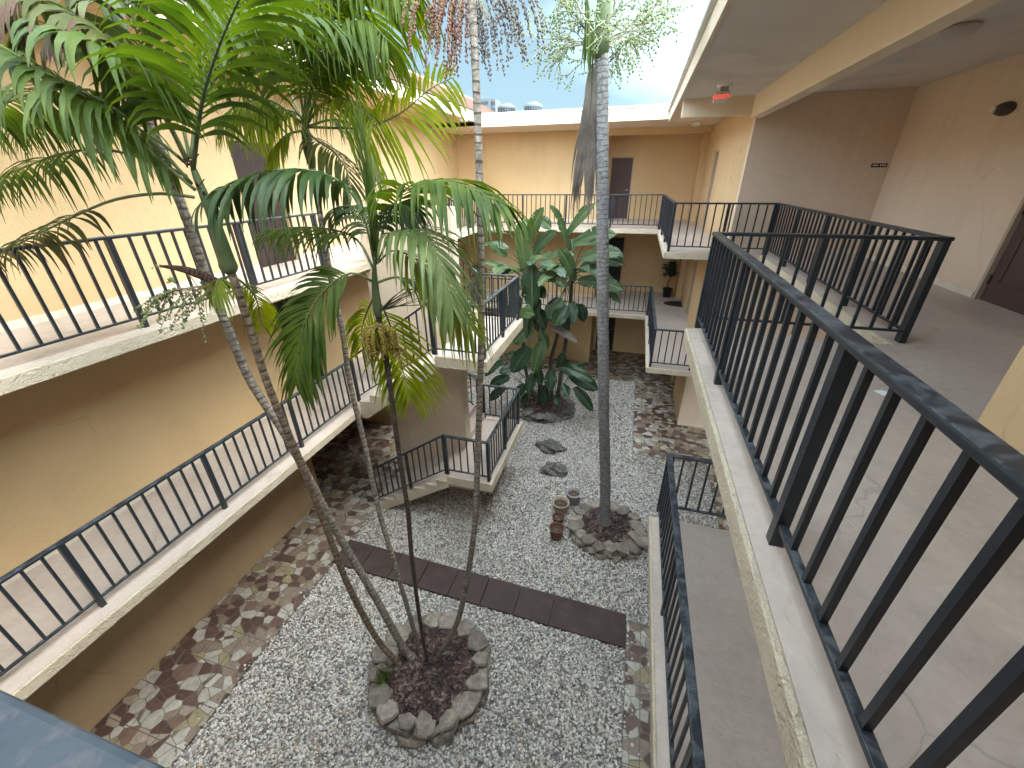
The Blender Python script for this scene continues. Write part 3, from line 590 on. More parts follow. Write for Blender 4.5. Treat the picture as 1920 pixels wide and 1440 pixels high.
# long right wall with the near door
DY0, DY1 = 5.62, 6.60
part_box('wall', 'wall_tan', RW, 4.27, 4.47, -3.2, 9.9, -0.05, 2.53); part_box('wall', 'wall_tan', RW, 4.27, 4.47, -3.2, 9.9, F2-0.01, 5.22)
part_box('wall', 'wall_tan', RW, 4.27, 4.47, -3.2, DY0, F3-0.01, 8.3); part_box('wall', 'wall_tan', RW, 4.27, 4.47, DY1, 10.1, F3-0.01, 8.3); part_box('wall', 'wall_tan', RW, 4.27, 4.47, DY0, DY1, F3+2.1, 8.3)
dr = MB(); dr.box(4.31, 4.35, DY0+0.05, DY1-0.05, F3+0.002, F3+2.05)
d = dr.build('door', M['door'], RW, 0.003)
for z0, z1 in ((0.22, 0.95), (1.12, 1.9)):     # raised panel mouldings
    b = MB(); y0, y1 = DY0+0.2, DY1-0.2
    for q in ((y0, y1, z0, z0+0.025), (y0, y1, z1-0.025, z1), (y0, y0+0.025, z0+0.025, z1-0.025), (y1-0.025, y1, z0+0.025, z1-0.025)): b.box(4.298, 4.309, q[0], q[1], F3+q[2], F3+q[3])
    b.box(4.304, 4.3095, y0+0.05, y1-0.05, F3+z0+0.05, F3+z1-0.05)
    b.build('panel', M['door'], d, 0.004)
b = MB(); b.box(4.255, 4.33, DY1-0.05, DY1, F3, F3+2.1); b.box(4.255, 4.33, DY0, DY0+0.05, F3, F3+2.1); b.box(4.255, 4.33, DY0+0.05, DY1-0.05, F3+2.05, F3+2.1); b.build('frame', M['door_frame'], d, 0.004)
for zz in (0.2, 1.0, 1.8):
    b = MB(); b.box(4.29, 4.312, DY1-0.075, DY1-0.045, F3+zz, F3+zz+0.11); b.build('hinge', M['bronze'], d)
for y0, y1 in ((-3.2, DY0-0.01), (DY1+0.01, 9.9)): part_box('skirting', 'skirting', RW, 4.256, 4.27, y0, y1, F3+0.001, F3+0.085)
part_box('skirting', 'skirting', RW, 1.92, 4.256, 9.886, 9.9, F3+0.001, F3+0.085)
part_box('wall', 'wall', RW, 2.15, 4.2, -3.2, 2.82, F3-0.01, 8.1)
part_box('skirting', 'skirting', RW, 2.138, 2.15, -3.2, 2.82, F3+0.001, F3+0.085)
part_box('soffit', 'soffit', RW, 0.54, 1.80, -3.2, 9.86, 8.1, 8.14); part_box('soffit', 'soffit', RW, 1.98, 8, -3.2, 9.9, 8.1, 8.14)
part_box('soffit', 'wall_tan', RW, 0.57, 8, 10.0, 17.2, 8.163, 8.2)
part_box('beam', 'beam', RW, 1.80, 1.98, -3.2, 9.86, 7.74, 8.14, 0.006)
part_box('beam', 'beam', RW, 0.58, 1.98, 9.86, 10.0, 7.80, 8.16, 0.006)
part_box('fascia', 'fascia', RW, 0.50, 0.54, -3.2, 13.58, 8.085, 8.34, 0.004)
part_box('drip_edge', 'gutter', RW, 0.44, 0.54, -3.2, 13.64, 8.342, 8.40, 0.005)
part_box('roof', 'gutter', RW, 0.54, 8, -3.2, 13.64, 8.30, 8.36)

# ---- near wing (the gallery the photograph is taken from)
NW = thing('apartment_wing', (-2, -1.6, 0), 'near wing of the courtyard, the gallery one looks out from', 'building')
for z0, z1 in ((-0.05, 2.53), (F2-0.01, 5.22), (F3-0.01, 8.16)): part_box('wall', 'wall', NW, -6.5, 2.15, -2.0, -1.8, z0, z1)
for z in (F2, F3):
    part_box('balcony_slab', 'deck', NW, XE-0.03, XR, -2.0, 0.12, z-0.13, z-0.0005); edge_strip(NW, z, [(XE, XR, 0.12, 0.15)])
part_box('soffit', 'wall_tan', NW, -6.5, XR-0.08, -2.0, 0.1, 8.163, 8.2); part_box('fascia', 'fascia', NW, -4.88, 0.5, 0.1, 0.14, 8.155, 8.44)

# ================================================================== STAIRS
ST = thing('staircase', (-4, 7, 0), 'concrete dog-leg staircase projecting into the courtyard, flights either side of a tall wall', 'staircase')
def flight(za, zb, xs, xe, y0, y1, parent):
    """saw-tooth flight rising from (xs, za) to (xe, zb)"""
    nr = 8; rise = (zb-za)/nr; tr = (xe-xs)/(nr-1)
    top = [(xs, za)]
    for k in range(nr):
        top.append((xs+tr*k, za+rise*(k+1)))
        if k < nr-1: top.append((xs+tr*(k+1), za+rise*(k+1)))
    low = [(xe, zb-0.30), (xs+tr*0.5, max(za-0.22, -0.02))] if za > 0.1 else [(xe, zb-0.30), (xs+tr*1.1, 0.0)]
    if za > 0.1: low.append((xs, za-0.22))
    b = MB(); b.prism(top+low, 'y', y0, y1); b.build('flight', M['deck'], parent)
    # cream stringer faces 3 mm proud of the concrete
    for ya, yb in ((y0-0.012, y0), (y1, y1+0.012)):
        b = MB(); b.prism(top+low, 'y', ya, yb); b.build('stringer', M['cream'], parent)
for zf in (0.0, F2):
    zm, zt = zf+1.34, (F2 if zf == 0 else F3)
    flight(zf, zm, -5.1 if zf == 0 else -4.93, -3.15, 5.98, 7.05, ST)
    flight(zt, zm, -4.93, -3.15, 7.31, 8.36, ST) if False else None
    # second flight rises back towards the wing
    nr = 8; rise = (zt-zm)/nr; tr = (-4.93+3.15)/(nr-1)
    top = [(-3.15, zm)]
    for k in range(nr):
        top.append((-3.15+tr*k, zm+rise*(k+1)))
        if k < nr-1: top.append((-3.15+tr*(k+1), zm+rise*(k+1)))
    poly = top+[(-4.93, zt-0.14), (-3.15+tr*6, zt-0.42), (-3.15, zm-0.18)]
    b = MB(); b.prism(poly, 'y', 7.31, 8.36); b.build('flight', M['deck'], ST)
    for ya, yb in ((7.298, 7.31), (8.36, 8.372)):
        b = MB(); b.prism(poly, 'y', ya, yb); b.build('stringer', M['cream'], ST)
    part_box('landing', 'deck', ST, -3.15, -2.21, 5.98, 8.36, zm-0.2, zm)
    b = MB()
    for q in ((-2.21, -2.18, 5.95, 8.39), (-3.15, -2.21, 5.95, 5.98), (-3.15, -2.21, 8.36, 8.39)): b.box(*q, zm-0.21, zm-0.002)
    b.build('slab_edge', M['cream'], ST, 0.005)
part_box('spine_wall', 'wall_tan', ST, -5.05, -3.17, 7.06, 7.295, -0.03, 6.36, 0.006)
part_box('wall_cap', 'cream', ST, -3.17, -3.15, 7.05, 7.305, 1.345, 6.36)

# ================================================================== RAILINGS
def mesh_of(fn):
    b = MB(); fn(b); me = bpy.data.meshes.new('bar'); me.from_pydata(b.v, [], b.f); me.materials.append(M['rail']); return me
BAL = mesh_of(lambda b: b.box(-0.012, 0.012, -0.012, 0.012, 0.125, 0.925)); BAL.name = 'baluster'
POST = mesh_of(lambda b: b.box(-0.0255, 0.0255, -0.0255, 0.0255, 0.0, 0.928)); POST.name = 'post'
def add_child(name, me, parent, loc):
    o = bpy.data.objects.new(name, me); COL.objects.link(o); o.parent = parent; o.location = loc; return o
def railing(A, B, label, group, posts=None, mat='rail', spacing=1.523, bal=0.1523, first=0.0, ends=(True, True), name='railing', zdrop=0.0):
    A, B = Vector(A), Vector(B); D = B-A; LH = Vector((D.x, D.y, 0)).length; u = D/LH      # u per horizontal metre
    r = thing(name, A, label, 'railing', group)
    hz = D.normalized(); sidev = Vector((-u.y, u.x, 0)).normalized(); upv = hz.cross(sidev) if False else sidev.cross(hz); 
    if upv.z < 0: upv = -upv
    def rail(nm, h, wid, hei, ext):
        b = MB(); b.bar(A+Vector((0, 0, h))-hz*ext, B+Vector((0, 0, h))+hz*ext, wid, hei, upv); b.build(nm, M[mat if nm == 'top_rail' else 'rail'], r, 0.008 if nm == 'top_rail' else 0.003)
    rail('top_rail', RAILH-0.017, 0.07, 0.032, 0.035); rail('bottom_rail', 0.115, 0.036, 0.022, 0.0)
    pts = posts if posts is not None else [first+spacing*k for k in range(int((LH-first)/spacing+1.01))]
    pp = [p for p in pts if -0.01 <= p <= LH+0.01]
    for e, on in ((0.0, ends[0]), (LH, ends[1])):
        if on and all(abs(e-p) > 0.12 for p in pp): pp.append(e)
    for p in sorted(pp): add_child('post', POST, r, u*p)
    q = bal
    ref = pp[0] if pp else 0.0
    k0 = -int(ref/bal)-1
    for k in range(k0, int((LH-ref)/bal)+2):
        p = ref+bal*k
        if 0.03 < p < LH-0.03 and all(abs(p-e) > 0.05 for e in pp): add_child('baluster', BAL, r, u*p)
    return r
G3, G2, GS = 'railings of the top gallery', 'railings of the middle gallery', 'stair railings'
XP = 0.745; XL = -5.13
# top gallery
railing((XP, -0.02, F3), (XP, 4.52, F3), 'long dark slate railing nearest the viewer, running away along the right gallery edge', G3, [0.05, 1.57, 3.17, 4.54])
railing((XP+0.04, 4.53, F3), (2.56, 4.53, F3), 'short railing across the near side of the square opening on the top right gallery', G3, [0.88, 1.79])
railing((2.56, 4.57, F3), (2.56, 9.56, F3), 'railing on the right side of the square opening, beside the maroon door corridor', G3, [0.0, 1.25, 2.5, 3.75, 4.98])
railing((XP-0.04, 9.56, F3), (2.52, 9.56, F3), 'short railing across the far side of the square opening on the top right gallery', G3, [0.0, 1.0])
railing((XP-0.04, 9.6, F3), (XP-0.08, 13.76, F3), 'foreshortened railing on the far right of the top gallery, ending at the back corner', G3, [0.0, 1.4, 2.8, 4.14])
railing((XP-0.10, 13.78, F3), (XL-0.03, 13.78, F3), 'long railing across the back of the top gallery, below the tan rear wall', G3, [0.0, 1.44, 2.84, 4.24, 5.6])
railing((XL, 8.45, F3), (XL, 13.74, F3), 'top gallery railing at the far left, between stair wall and back corner', G3)
railing((XL, 0.03, F3), (XL, 6.05, F3), 'sunlit railing of the upper left gallery, partly behind palm fronds', G3, [0.0, 1.5, 3.0, 4.5, 6.0])
nr_ = railing((-5.1, 0.045, F3), (XP-0.04, 0.045, F3), 'worn blue grey handrail crossing the very near corner of the view', G3, mat='rail_worn')
# middle gallery
railing((XP, 0.0, F2), (XP, 4.6, F2), 'railing of the middle gallery below the nearest handrail, beside the gravel', G2, [0.05, 1.5, 3.05, 4.6])
railing((XP+0.04, 4.6, F2), (2.54, 4.6, F2), 'short railing closing the end of the middle gallery at the near right', G2, [0.9, 1.77])
railing((2.56, 4.6, F2), (2.56, 9.56, F2), 'middle gallery railing hidden in the opening below the top deck', G2)
railing((XP-0.04, 9.56, F2), (2.54, 9.56, F2), 'short middle gallery railing facing the viewer, right of the tall pale palm trunk', G2, [0.0, 0.9, 1.8])
railing((XP-0.04, 9.6, F2), (XP-0.04, 13.76, F2), 'middle gallery railing seen end-on beside the doormat and potted tree', G2)
railing((XP-0.08, 13.78, F2), (XL, 13.78, F2), 'middle gallery railing at the back, behind the large paddle-leaved plant', G2)
railing((XL, 8.45, F2), (XL, 13.74, F2), 'middle gallery railing at the far left, beyond the staircase', G2)
railing((XL, -0.01, F2), (XL, 6.03, F2), 'railing along the lower left gallery above the tiled strip', G2, [0.0, 1.52, 3.04, 4.56, 6.04])
# stairs
for zf, nm in ((0.0, 'lower'), (F2, 'upper')):
    zm, zt = zf+1.34, zf+F2 if zf == 0 else F3; xs = -5.02 if zf == 0 else -4.98
    railing((xs, 6.03, zf+0.12), (-3.2, 6.03, zm+0.0), 'sloping railing on the near side of the %s stair flight' % nm, GS, [0.0, 0.92])
    railing((-3.16, 6.03, zm), (-2.27, 6.03, zm), 'short railing across the near end of the %s stair landing' % nm, GS, [0.0, 0.89])
    railing((-2.265, 6.07, zm), (-2.265, 8.28, zm), 'railing along the courtyard side of the %s stair landing' % nm, GS, [1.1, 2.2])
    railing((-3.16, 8.31, zm), (-2.27, 8.31, zm), 'short railing across the far end of the %s stair landing' % nm, GS, [0.0])
    railing((-3.2, 8.31, zm+0.05), (-4.98, 8.31, zt+0.0), 'sloping railing on the far side of the %s stair flight' % nm, GS, [0.9, 1.76])

# ================================================================== FITTINGS
def text_obj(name, s, size, mat, parent, loc, rot, ext=0.003):
    cu = bpy.data.curves.new(name, 'FONT'); cu.body = s; cu.size = size; cu.extrude = ext; cu.align_x = 'CENTER'; cu.align_y = 'CENTER'; cu.offset = 0.0015
    tmp = bpy.data.objects.new(name, cu); me = bpy.data.meshes.new_from_object(tmp); bpy.data.objects.remove(tmp)
    me.materials.clear(); me.materials.append(mat); o = bpy.data.objects.new(name, me); COL.objects.link(o); o.parent = parent; o.location = loc; o.rotation_euler = rot; return o
ex = thing('exit_sign', (1.07, 8.55, 8.1), 'small lit red EXIT sign hanging from the right roof overhang', 'sign')
b = MB(); b.box(0.955, 1.185, 8.53, 8.57, 7.845, 8.005); b.build('sign_face', M['exit_face'], ex, 0.006)
b = MB(); b.lathe([(0.0, -0.035), (0.10, -0.035), (0.115, -0.02), (0.115, 0.0)], (1.09, 8.6, 8.099)); b.build('canopy', M['whiteplastic'], ex)
b = MB(); b.box(1.03, 1.15, 8.535, 8.565, 8.005, 8.066); b.build('bracket', M['greypot'], ex)
text_obj('lettering', '<EXIT>', 0.092, M['exit_red'], ex, (0.0, -0.022, -0.175), (PI/2, 0, 0))
pq = thing('wall_plaque', (4.1, 9.9, 6.94), 'narrow black plaque with small pale lettering high on the dim corridor wall', 'sign')
part_box('backing', 'dark', pq, 3.985, 4.225, 9.882, 9.9, 6.905, 6.968)
b = MB()
for k, x in enumerate((4.0, 4.03, 4.062, 4.11, 4.145, 4.178)): b.box(x+0.002, x+0.022, 9.879, 9.8815, 6.925, 6.95)
b.build('lettering', M['paper'], pq)
al = thing('emergency_light', (4.27, 7.53, 7.51), 'dark bronze oval wall lamp with a round pale lens on the right corridor wall', 'lamp')
b = MB(); b.v = []; 
for (r, dx) in ((0.12, 0.0), (0.125, -0.03), (0.105, -0.075), (0.06, -0.10), (0.0, -0.105)):
    pass
prof = [(0.0, 0.0), (0.12, 0.0), (0.125, 0.03), (0.105, 0.075), (0.06, 0.10), (0.001, 0.105)]
b.lathe(prof, (0, 0, 0), 20); b.v = [(4.27-z, 7.53+x*1.15, 7.51+y*0.62) for x, y, z in b.v]; b.build('housing', M['bronze'], al)
b = MB(); b.lathe([(0.001, 0.0), (0.045, 0.0), (0.048, 0.014), (0.022, 0.018), (0.018, 0.006), (0.001, 0.006)], (0, 0, 0), 16); b.v = [(4.168-z, 7.59+x, 7.51+y) for x, y, z in b.v]; b.build('lens', M['whiteplastic'], al)
for i, (x, y, z, lb) in enumerate(((1.29, 14.6, 8.163, 'white dome ceiling light under the back soffit, near the right corner'), (-4.96, 12.5, 8.30, 'white dome ceiling light under the left eave, near the back corner'), (2.85, 6.2, 8.1, 'dim round ceiling light in the right corridor'))):
    t = thing('ceiling_light', (x, y, z), lb, 'lamp', 'ceiling lights')
    b = MB(); b.lathe([(0.001, -0.005), (0.15, -0.005), (0.155, -0.03), (0.14, -0.04)], (x, y, z), 24); b.build('base', M['whiteplastic'] if i < 2 else M['soffit'], t)
    b = MB(); b.lathe([(0.138, -0.04), (0.12, -0.08), (0.07, -0.105), (0.001, -0.115)], (x, y, z), 24); b.build('diffuser', M['whiteplastic'] if i < 2 else M['soffit'], t)
for x, zt, lb in ((-5.95, 9.58, 'left one of two round rooftop condenser units above the back wing'), (-4.78, 9.60, 'right one of two round rooftop condenser units above the back wing')):
    t = thing('rooftop_condenser', (x, 20.0, 8.47), lb, 'air conditioner', 'rooftop condensers')
    b = MB(); b.lathe([(0.001, 0.0), (0.36, 0.0), (0.36, 0.95)], (x, 20, 8.47), 28); b.build('casing', M['tower_glass'], t)
    b = MB()
    for k in range(22):
        a = 2*PI*k/22; b.bar((x+0.37*math.cos(a), 20+0.37*math.sin(a), 8.5), (x+0.37*math.cos(a), 20+0.37*math.sin(a), 9.42), 0.018, 0.018)
    for zz in (8.5, 8.73, 8.96, 9.19, 9.42): b.tube([(x+0.372*math.cos(2*PI*k/24), 20+0.372*math.sin(2*PI*k/24), zz) for k in range(25)], 0.012, 5, False)
    b.build('wire_guard', M['tower'], t)
    b = MB(); b.lathe([(0.385, 0.95), (0.39, 1.0), (0.34, 1.05), (0.2, 1.10), (0.19, 1.13), (0.001, 1.14)], (x, 20, 8.47), 28); b.build('fan_top', M['tower'], t)
tw = thing('office_tower', (-41, 120, 0), 'distant white office tower with dark window bands beyond the roof', 'building')
part_box('tower_body', 'tower', tw, -44.6, -40.2, 120, 126, -0.05, 24.9); part_box('tower_body', 'tower', tw, -40.2, -39.0, 121.0, 126, -0.05, 24.9)
for k in range(7):
    z = 21.4-8+k*1.5+1.2
    part_box('window_band', 'tower_glass', tw, -44.4, -40.6, 119.93, 120.0, z, z+0.7)
    part_box('window_band', 'tower_glass', tw, -40.1, -39.1, 120.93, 121.0, z, z+0.7)
b = MB(); b.prism([(1.84, 3.31), (1.87, 3.24), (2.0, 3.215), (2.03, 3.25), (1.96, 3.30), (1.90, 3.33)], 'z', F3+0.002, F3+0.007)
tag(b.build('paper_scrap', M['paper'], None, 0, Vector((1.9, 3.27, F3))), 'small torn white paper scrap lying on the top gallery deck', 'litter')
b = MB(); b.prism([(1.88, 15.05)]+[(1.88-0.62*math.sin(PI*k/14)*1.0, 15.42-0.37*math.cos(PI*k/14)) for k in range(1, 14)]+[(1.88, 15.79)], 'z', F2+0.001, F2+0.014)
tag(b.build('doormat', M['rubber'], None, 0, Vector((1.6, 15.4, F2))), 'black half-round doormat on the middle gallery by the right wall', 'doormat')

# ================================================================== PLANTERS, ROCKS, POTS
def blob_stone(c, size, rotz, seed, tilt=0.1):
    """angular flat stone: a jittered, chipped polygon slab"""
    r = random.Random(seed); n = r.randint(5, 8); b = MB()
    a0 = r.random(); rad = [r.uniform(0.68, 1.2) for _ in range(n)]
    low = [(math.cos(2*PI*(k+a0)/n)*rad[k], math.sin(2*PI*(k+a0)/n)*rad[k]) for k in range(n)]
    lv = [(-1.0, 0.92), (-0.3, 1.03), (0.55, 1.0), (1.0, 0.9)]
    Rm = Matrix.Rotation(rotz, 3, 'Z') @ Matrix.Rotation(r.uniform(-tilt, tilt), 3, 'X') @ Matrix.Rotation(r.uniform(-tilt, tilt), 3, 'Y')
    i0 = 0
    for z, q in lv:
        for k, (x, y) in enumerate(low):
            jx = r.uniform(-0.06, 0.06)
            p = Rm @ Vector((x*q*size[0]*(1+jx), y*q*size[1]*(1-jx), z*size[2]*(1+r.uniform(-0.12, 0.12))))
            b.v.append(tuple(p+Vector(c)))
    for l in range(3):
        for k in range(n): b.f.append((l*n+k, l*n+(k+1) % n, (l+1)*n+(k+1) % n, (l+1)*n+k))
    b.f.append(tuple(reversed(range(n)))); b.f.append(tuple(3*n+k for k in range(n)))
    b.uv = [None]*len(b.f); b.sm = [False]*len(b.f)
    return b
def planter(cx, cy, rx, ry, h, label, nst, seed, smat='stone'):
    t = thing('stone_planter', (cx, cy, 0), label, 'planter', 'round stone planters')
    r = random.Random(seed)
    lay = 3
    for l in range(lay):
        z = (l+0.5)*h/lay; m = nst if l == lay-1 else int(nst*0.85)
        for k in range(m):
            a = 2*PI*(k+0.5*(l % 2)+r.uniform(-0.12, 0.12))/m
            rr = 1.0+(0.03 if l < lay-1 else r.uniform(-0.05, 0.03))
            arc = 2*PI*(rx+ry)/2/m
            st = blob_stone((cx+rx*rr*math.cos(a), cy+ry*rr*math.sin(a), z+r.uniform(-0.015, 0.015)), (arc*0.58*r.uniform(0.8, 1.2), (0.17 if l == lay-1 else 0.13)*r.uniform(0.85, 1.25), h/lay*(0.62 if l < lay-1 else 0.42)), a+PI/2+r.uniform(-.2, .2), seed*100+l*40+k, 0.16)
            st.build('stone', M[smat], t, 0.003)
    # lumpy mulch bed
    b = MB(); nr, ns = 16, 44; P = {}
    for i in range(nr+1):
        q = i/nr
        for j in range(ns):
            a = 2*PI*j/ns
            x, y = cx+rx*0.97*q*math.cos(a), cy+ry*0.97*q*math.sin(a)
            z = h*0.80+0.07*(1-q*q)+0.025*math.sin(x*9+y*5)*math.sin(y*11-x*3)+r.uniform(-0.012, 0.012)
            P[i, j] = (x, y, z)
    for i in range(nr):
        for j in range(ns):
            j2 = (j+1) % ns; b.face([P[i, j], P[i+1, j], P[i+1, j2], P[i, j2]], None, True)
    b.build('mulch', M['mulch'], t)
    # loose bark chips and straw
    b = MB()
    for k in range(330):
        a, q = r.uniform(0, 2*PI), math.sqrt(r.random())*0.86
        x, y = cx+rx*q*math.cos(a), cy+ry*q*math.sin(a); z = h*0.80+0.07*(1-q*q)+0.02; da = r.uniform(0, PI); ln = r.uniform(0.008, 0.028)
        v = Vector((math.cos(da)*ln, math.sin(da)*ln, r.uniform(-0.008, 0.012))); b.bar(Vector((x, y, z))-v, Vector((x, y, z))+v, r.uniform(0.008, 0.018), 0.006)
    b.build('bark_chips', M['mulch'], t)['kind'] = 'stuff'
    b = MB()
    for k in range(26):
        a, q = r.uniform(0, 2*PI), math.sqrt(r.random())*0.8
        x, y = cx+rx*q*math.cos(a), cy+ry*q*math.sin(a); z = h*0.80+0.07*(1-q*q)+0.035; da = r.uniform(0, 2*PI); ln = r.uniform(0.05, 0.16)
        b.tube([(x, y, z), (x+ln*math.cos(da)*0.5, y+ln*math.sin(da)*0.5, z+0.012), (x+ln*math.cos(da+0.3), y+ln*math.sin(da+0.3), z)], 0.0022, 4, False)
    b.build('straw', M['twig_tan'], t)['kind'] = 'stuff'
    return t
planter(-2.22, 3.02, 0.76, 0.74, 0.28, 'round planter of mossy flat stones holding the clump of leaning palms', 16, 5)
planter(0.14, 6.60, 0.66, 0.60, 0.26, 'round planter of stacked stones around the tall single palm trunk', 18, 9)
planter(-2.25, 11.4, 0.88, 0.80, 0.24, 'dark shaded stone planter under the large paddle-leaved plant', 16, 13, 'rock')

def boulder(c, size, seed, label, mat='rock'):
    r = random.Random(seed); b = MB(); nu, nv = 18, 12; o1, o2, o3 = r.uniform(0, 6), r.uniform(0, 6), r.uniform(0, 6)
    for i in range(nv+1):
        th = PI*i/nv
        for j in range(nu):
            ph = 2*PI*j/nu; d = Vector((math.sin(th)*math.cos(ph), math.sin(th)*math.sin(ph), math.cos(th)))
            q = 1+0.20*math.sin(3*d.x+o1)*math.cos(4*d.y+o2)+0.13*math.sin(7*d.z+5*d.x+o3)+0.08*math.sin(11*d.y+o1+6*d.x)+r.uniform(-0.05, 0.05)
            q = round(q*9)/9*0.6+q*0.4
            b.v.append((c[0]+d.x*size[0]*q, c[1]+d.y*size[1]*q, c[2]+d.z*size[2]*q))
    for i in range(nv):
        for j in range(nu): b.f.append((i*nu+j, (i+1)*nu+j, (i+1)*nu+(j+1) % nu, i*nu+(j+1) % nu)); b.uv.append(None); b.sm.append(False)
    return tag(b.build('garden_rock', M[mat], None, 0, Vector((c[0], c[1], 0))), label, 'rock', 'rocks on the gravel')
boulder((-1.62, 9.3, 0.03), (0.36, 0.25, 0.14), 3, 'dark craggy rock on the gravel, the one nearer the shaded planter')
boulder((-1.32, 8.35, 0.04), (0.35, 0.24, 0.15), 8, 'dark craggy rock on the gravel, the one nearer the flower pots')
boulder((-3.0, 10.75, 0.08), (0.22, 0.2, 0.22), 12, 'mossy upright rock at the left rim of the shaded planter', 'stone')

def pot(c, r_, h, mat, label, rim=0.02, belly=0.0, soil='soil'):
    t = thing('flower_pot', c, label, 'pot', 'flower pots on the gravel')
    b = MB(); b.lathe([(0.001, 0.0), (r_*0.72, 0.0), (r_*(0.86+belly), h*0.5), (r_*0.97, h*0.86), (r_*1.04, h*0.88), (r_*1.06, h), (r_*1.04-rim, h), (r_*0.95-rim, h*0.8), (r_*0.9-rim, h*0.74)], c, 30); b.build('body', M[mat], t)
    b = MB(); rr = random.Random(int(r_*1000)); i0 = 0; ns = 20
    b.v.append((c[0], c[1], c[2]+h*0.80))
    for q in (0.5, 0.97):
        for j in range(ns): a = 2*PI*j/ns; b.v.append((c[0]+(r_-rim)*0.94*q*math.cos(a), c[1]+(r_-rim)*0.94*q*math.sin(a), c[2]+h*0.77+rr.uniform(-0.012, 0.012)))
    for j in range(ns):
        j2 = (j+1) % ns; b.f.append((0, 1+j, 1+j2)); b.f.append((1+j, 1+ns+j, 1+ns+j2, 1+j2))
    b.uv = [None]*len(b.f); b.sm = [True]*len(b.f); b.build('soil', M[soil], t)
    for k in range(5):
        q = MB(); a = rr.uniform(0, 6.28); d = rr.uniform(0, r_*0.6); q.ball((c[0]+d*math.cos(a), c[1]+d*math.sin(a), c[2]+h*0.79), rr.uniform(0.012, 0.022), (1, 1.3, 0.7)); q.build('pebble', M['stone'], t)
    return t
pot((-0.68, 7.32, 0), 0.17, 0.32, 'greypot', 'blue grey glazed flower pot with a pale rim, behind the others', 0.025, 0.08)
pot((-0.92, 6.98, 0), 0.185, 0.27, 'ochrepot', 'wide ochre bowl-shaped flower pot beside the blue grey pot', 0.02, 0.1)
pot((-0.90, 6.56, 0), 0.128, 0.25, 'terracotta', 'smaller terracotta flower pot between the ochre bowl and the nearest pot', 0.014)
pot((-0.87, 6.20, 0), 0.15, 0.29, 'terracotta', 'nearest, larger terracotta flower pot with dark soil', 0.015)

# ================================================================== PLANTS
UPZ = Vector((0, 0, 1))
def spline(ctrl, n):
    """Catmull-Rom through control points, n+1 samples"""
    P = [Vector(p) for p in ctrl]; P = [P[0]*2-P[1]]+P+[P[-1]*2-P[-2]]; m = len(P)-3; out = []
    for i in range(n+1):
        t = i/n*m; k = min(int(t), m-1); f = t-k; a, b, c, d = P[k:k+4]
        out.append(0.5*((2*b)+(c-a)*f+(2*a-5*b+4*c-d)*f*f+(3*b-a-3*c+d)*f**3))
    return out
def rescale(pts, n):
    L_ = [0.0]
    for a, b in zip(pts, pts[1:]): L_.append(L_[-1]+(b-a).length)
    out = []; k = 0
    for i in range(n+1):
        s = L_[-1]*i/n
        while k < len(pts)-2 and L_[k+1] < s: k += 1
        f = (s-L_[k])/max(1e-6, L_[k+1]-L_[k]); out.append(pts[k].lerp(pts[k+1], f))
    return out, L_[-1]
def blade(b, p, d, wdir, ln, wid, droop, r, seg=6, fold=0.25, tipw=0.12, stiff=0.0, twist=0.0):
    """one leaflet: a strip with a V fold that bends under its weight"""
    d = d.normalized(); st = ln/seg; rows = []
    for k in range(seg+1):
        v = k/seg
        ww = wid*0.5*(min(1.0, 0.28+v*2.6) if v < 0.28 else (1.0 if v < 0.42 else 1.0-(1.0-tipw)*((v-0.42)/0.58)**1.15))
        wd = (wdir-d*wdir.dot(d)); wd = wd.normalized() if wd.length > 1e-4 else d.orthogonal().normalized()
        if twist: wd = Matrix.Rotation(twist*v, 3, d) @ wd
        nrm = d.cross(wd).normalized()
        if nrm.z < 0: nrm = -nrm
        rows.append((p-wd*ww, p+nrm*(-fold*ww), p+wd*ww))
        g = droop*(0.35+1.5*v)
        d = (d+Vector((0, 0, -g))+Vector((r.uniform(-1, 1), r.uniform(-1, 1), r.uniform(-1, 1)))*0.03).normalized(); p = p+d*st
    i0 = len(b.v)
    for q in rows: b.v += [tuple(x) for x in q]
    for k in range(seg):
        for c in (0, 1):
            i = i0+3*k+c; b.f.append((i, i+1, i+4, i+3)); b.uv.append([(c*0.5, k/seg), (c*0.5+0.5, k/seg), (c*0.5+0.5, (k+1)/seg), (c*0.5, (k+1)/seg)]); b.sm.append(True)
LNK, NK, WK = 1.42, 1.3, 0.74
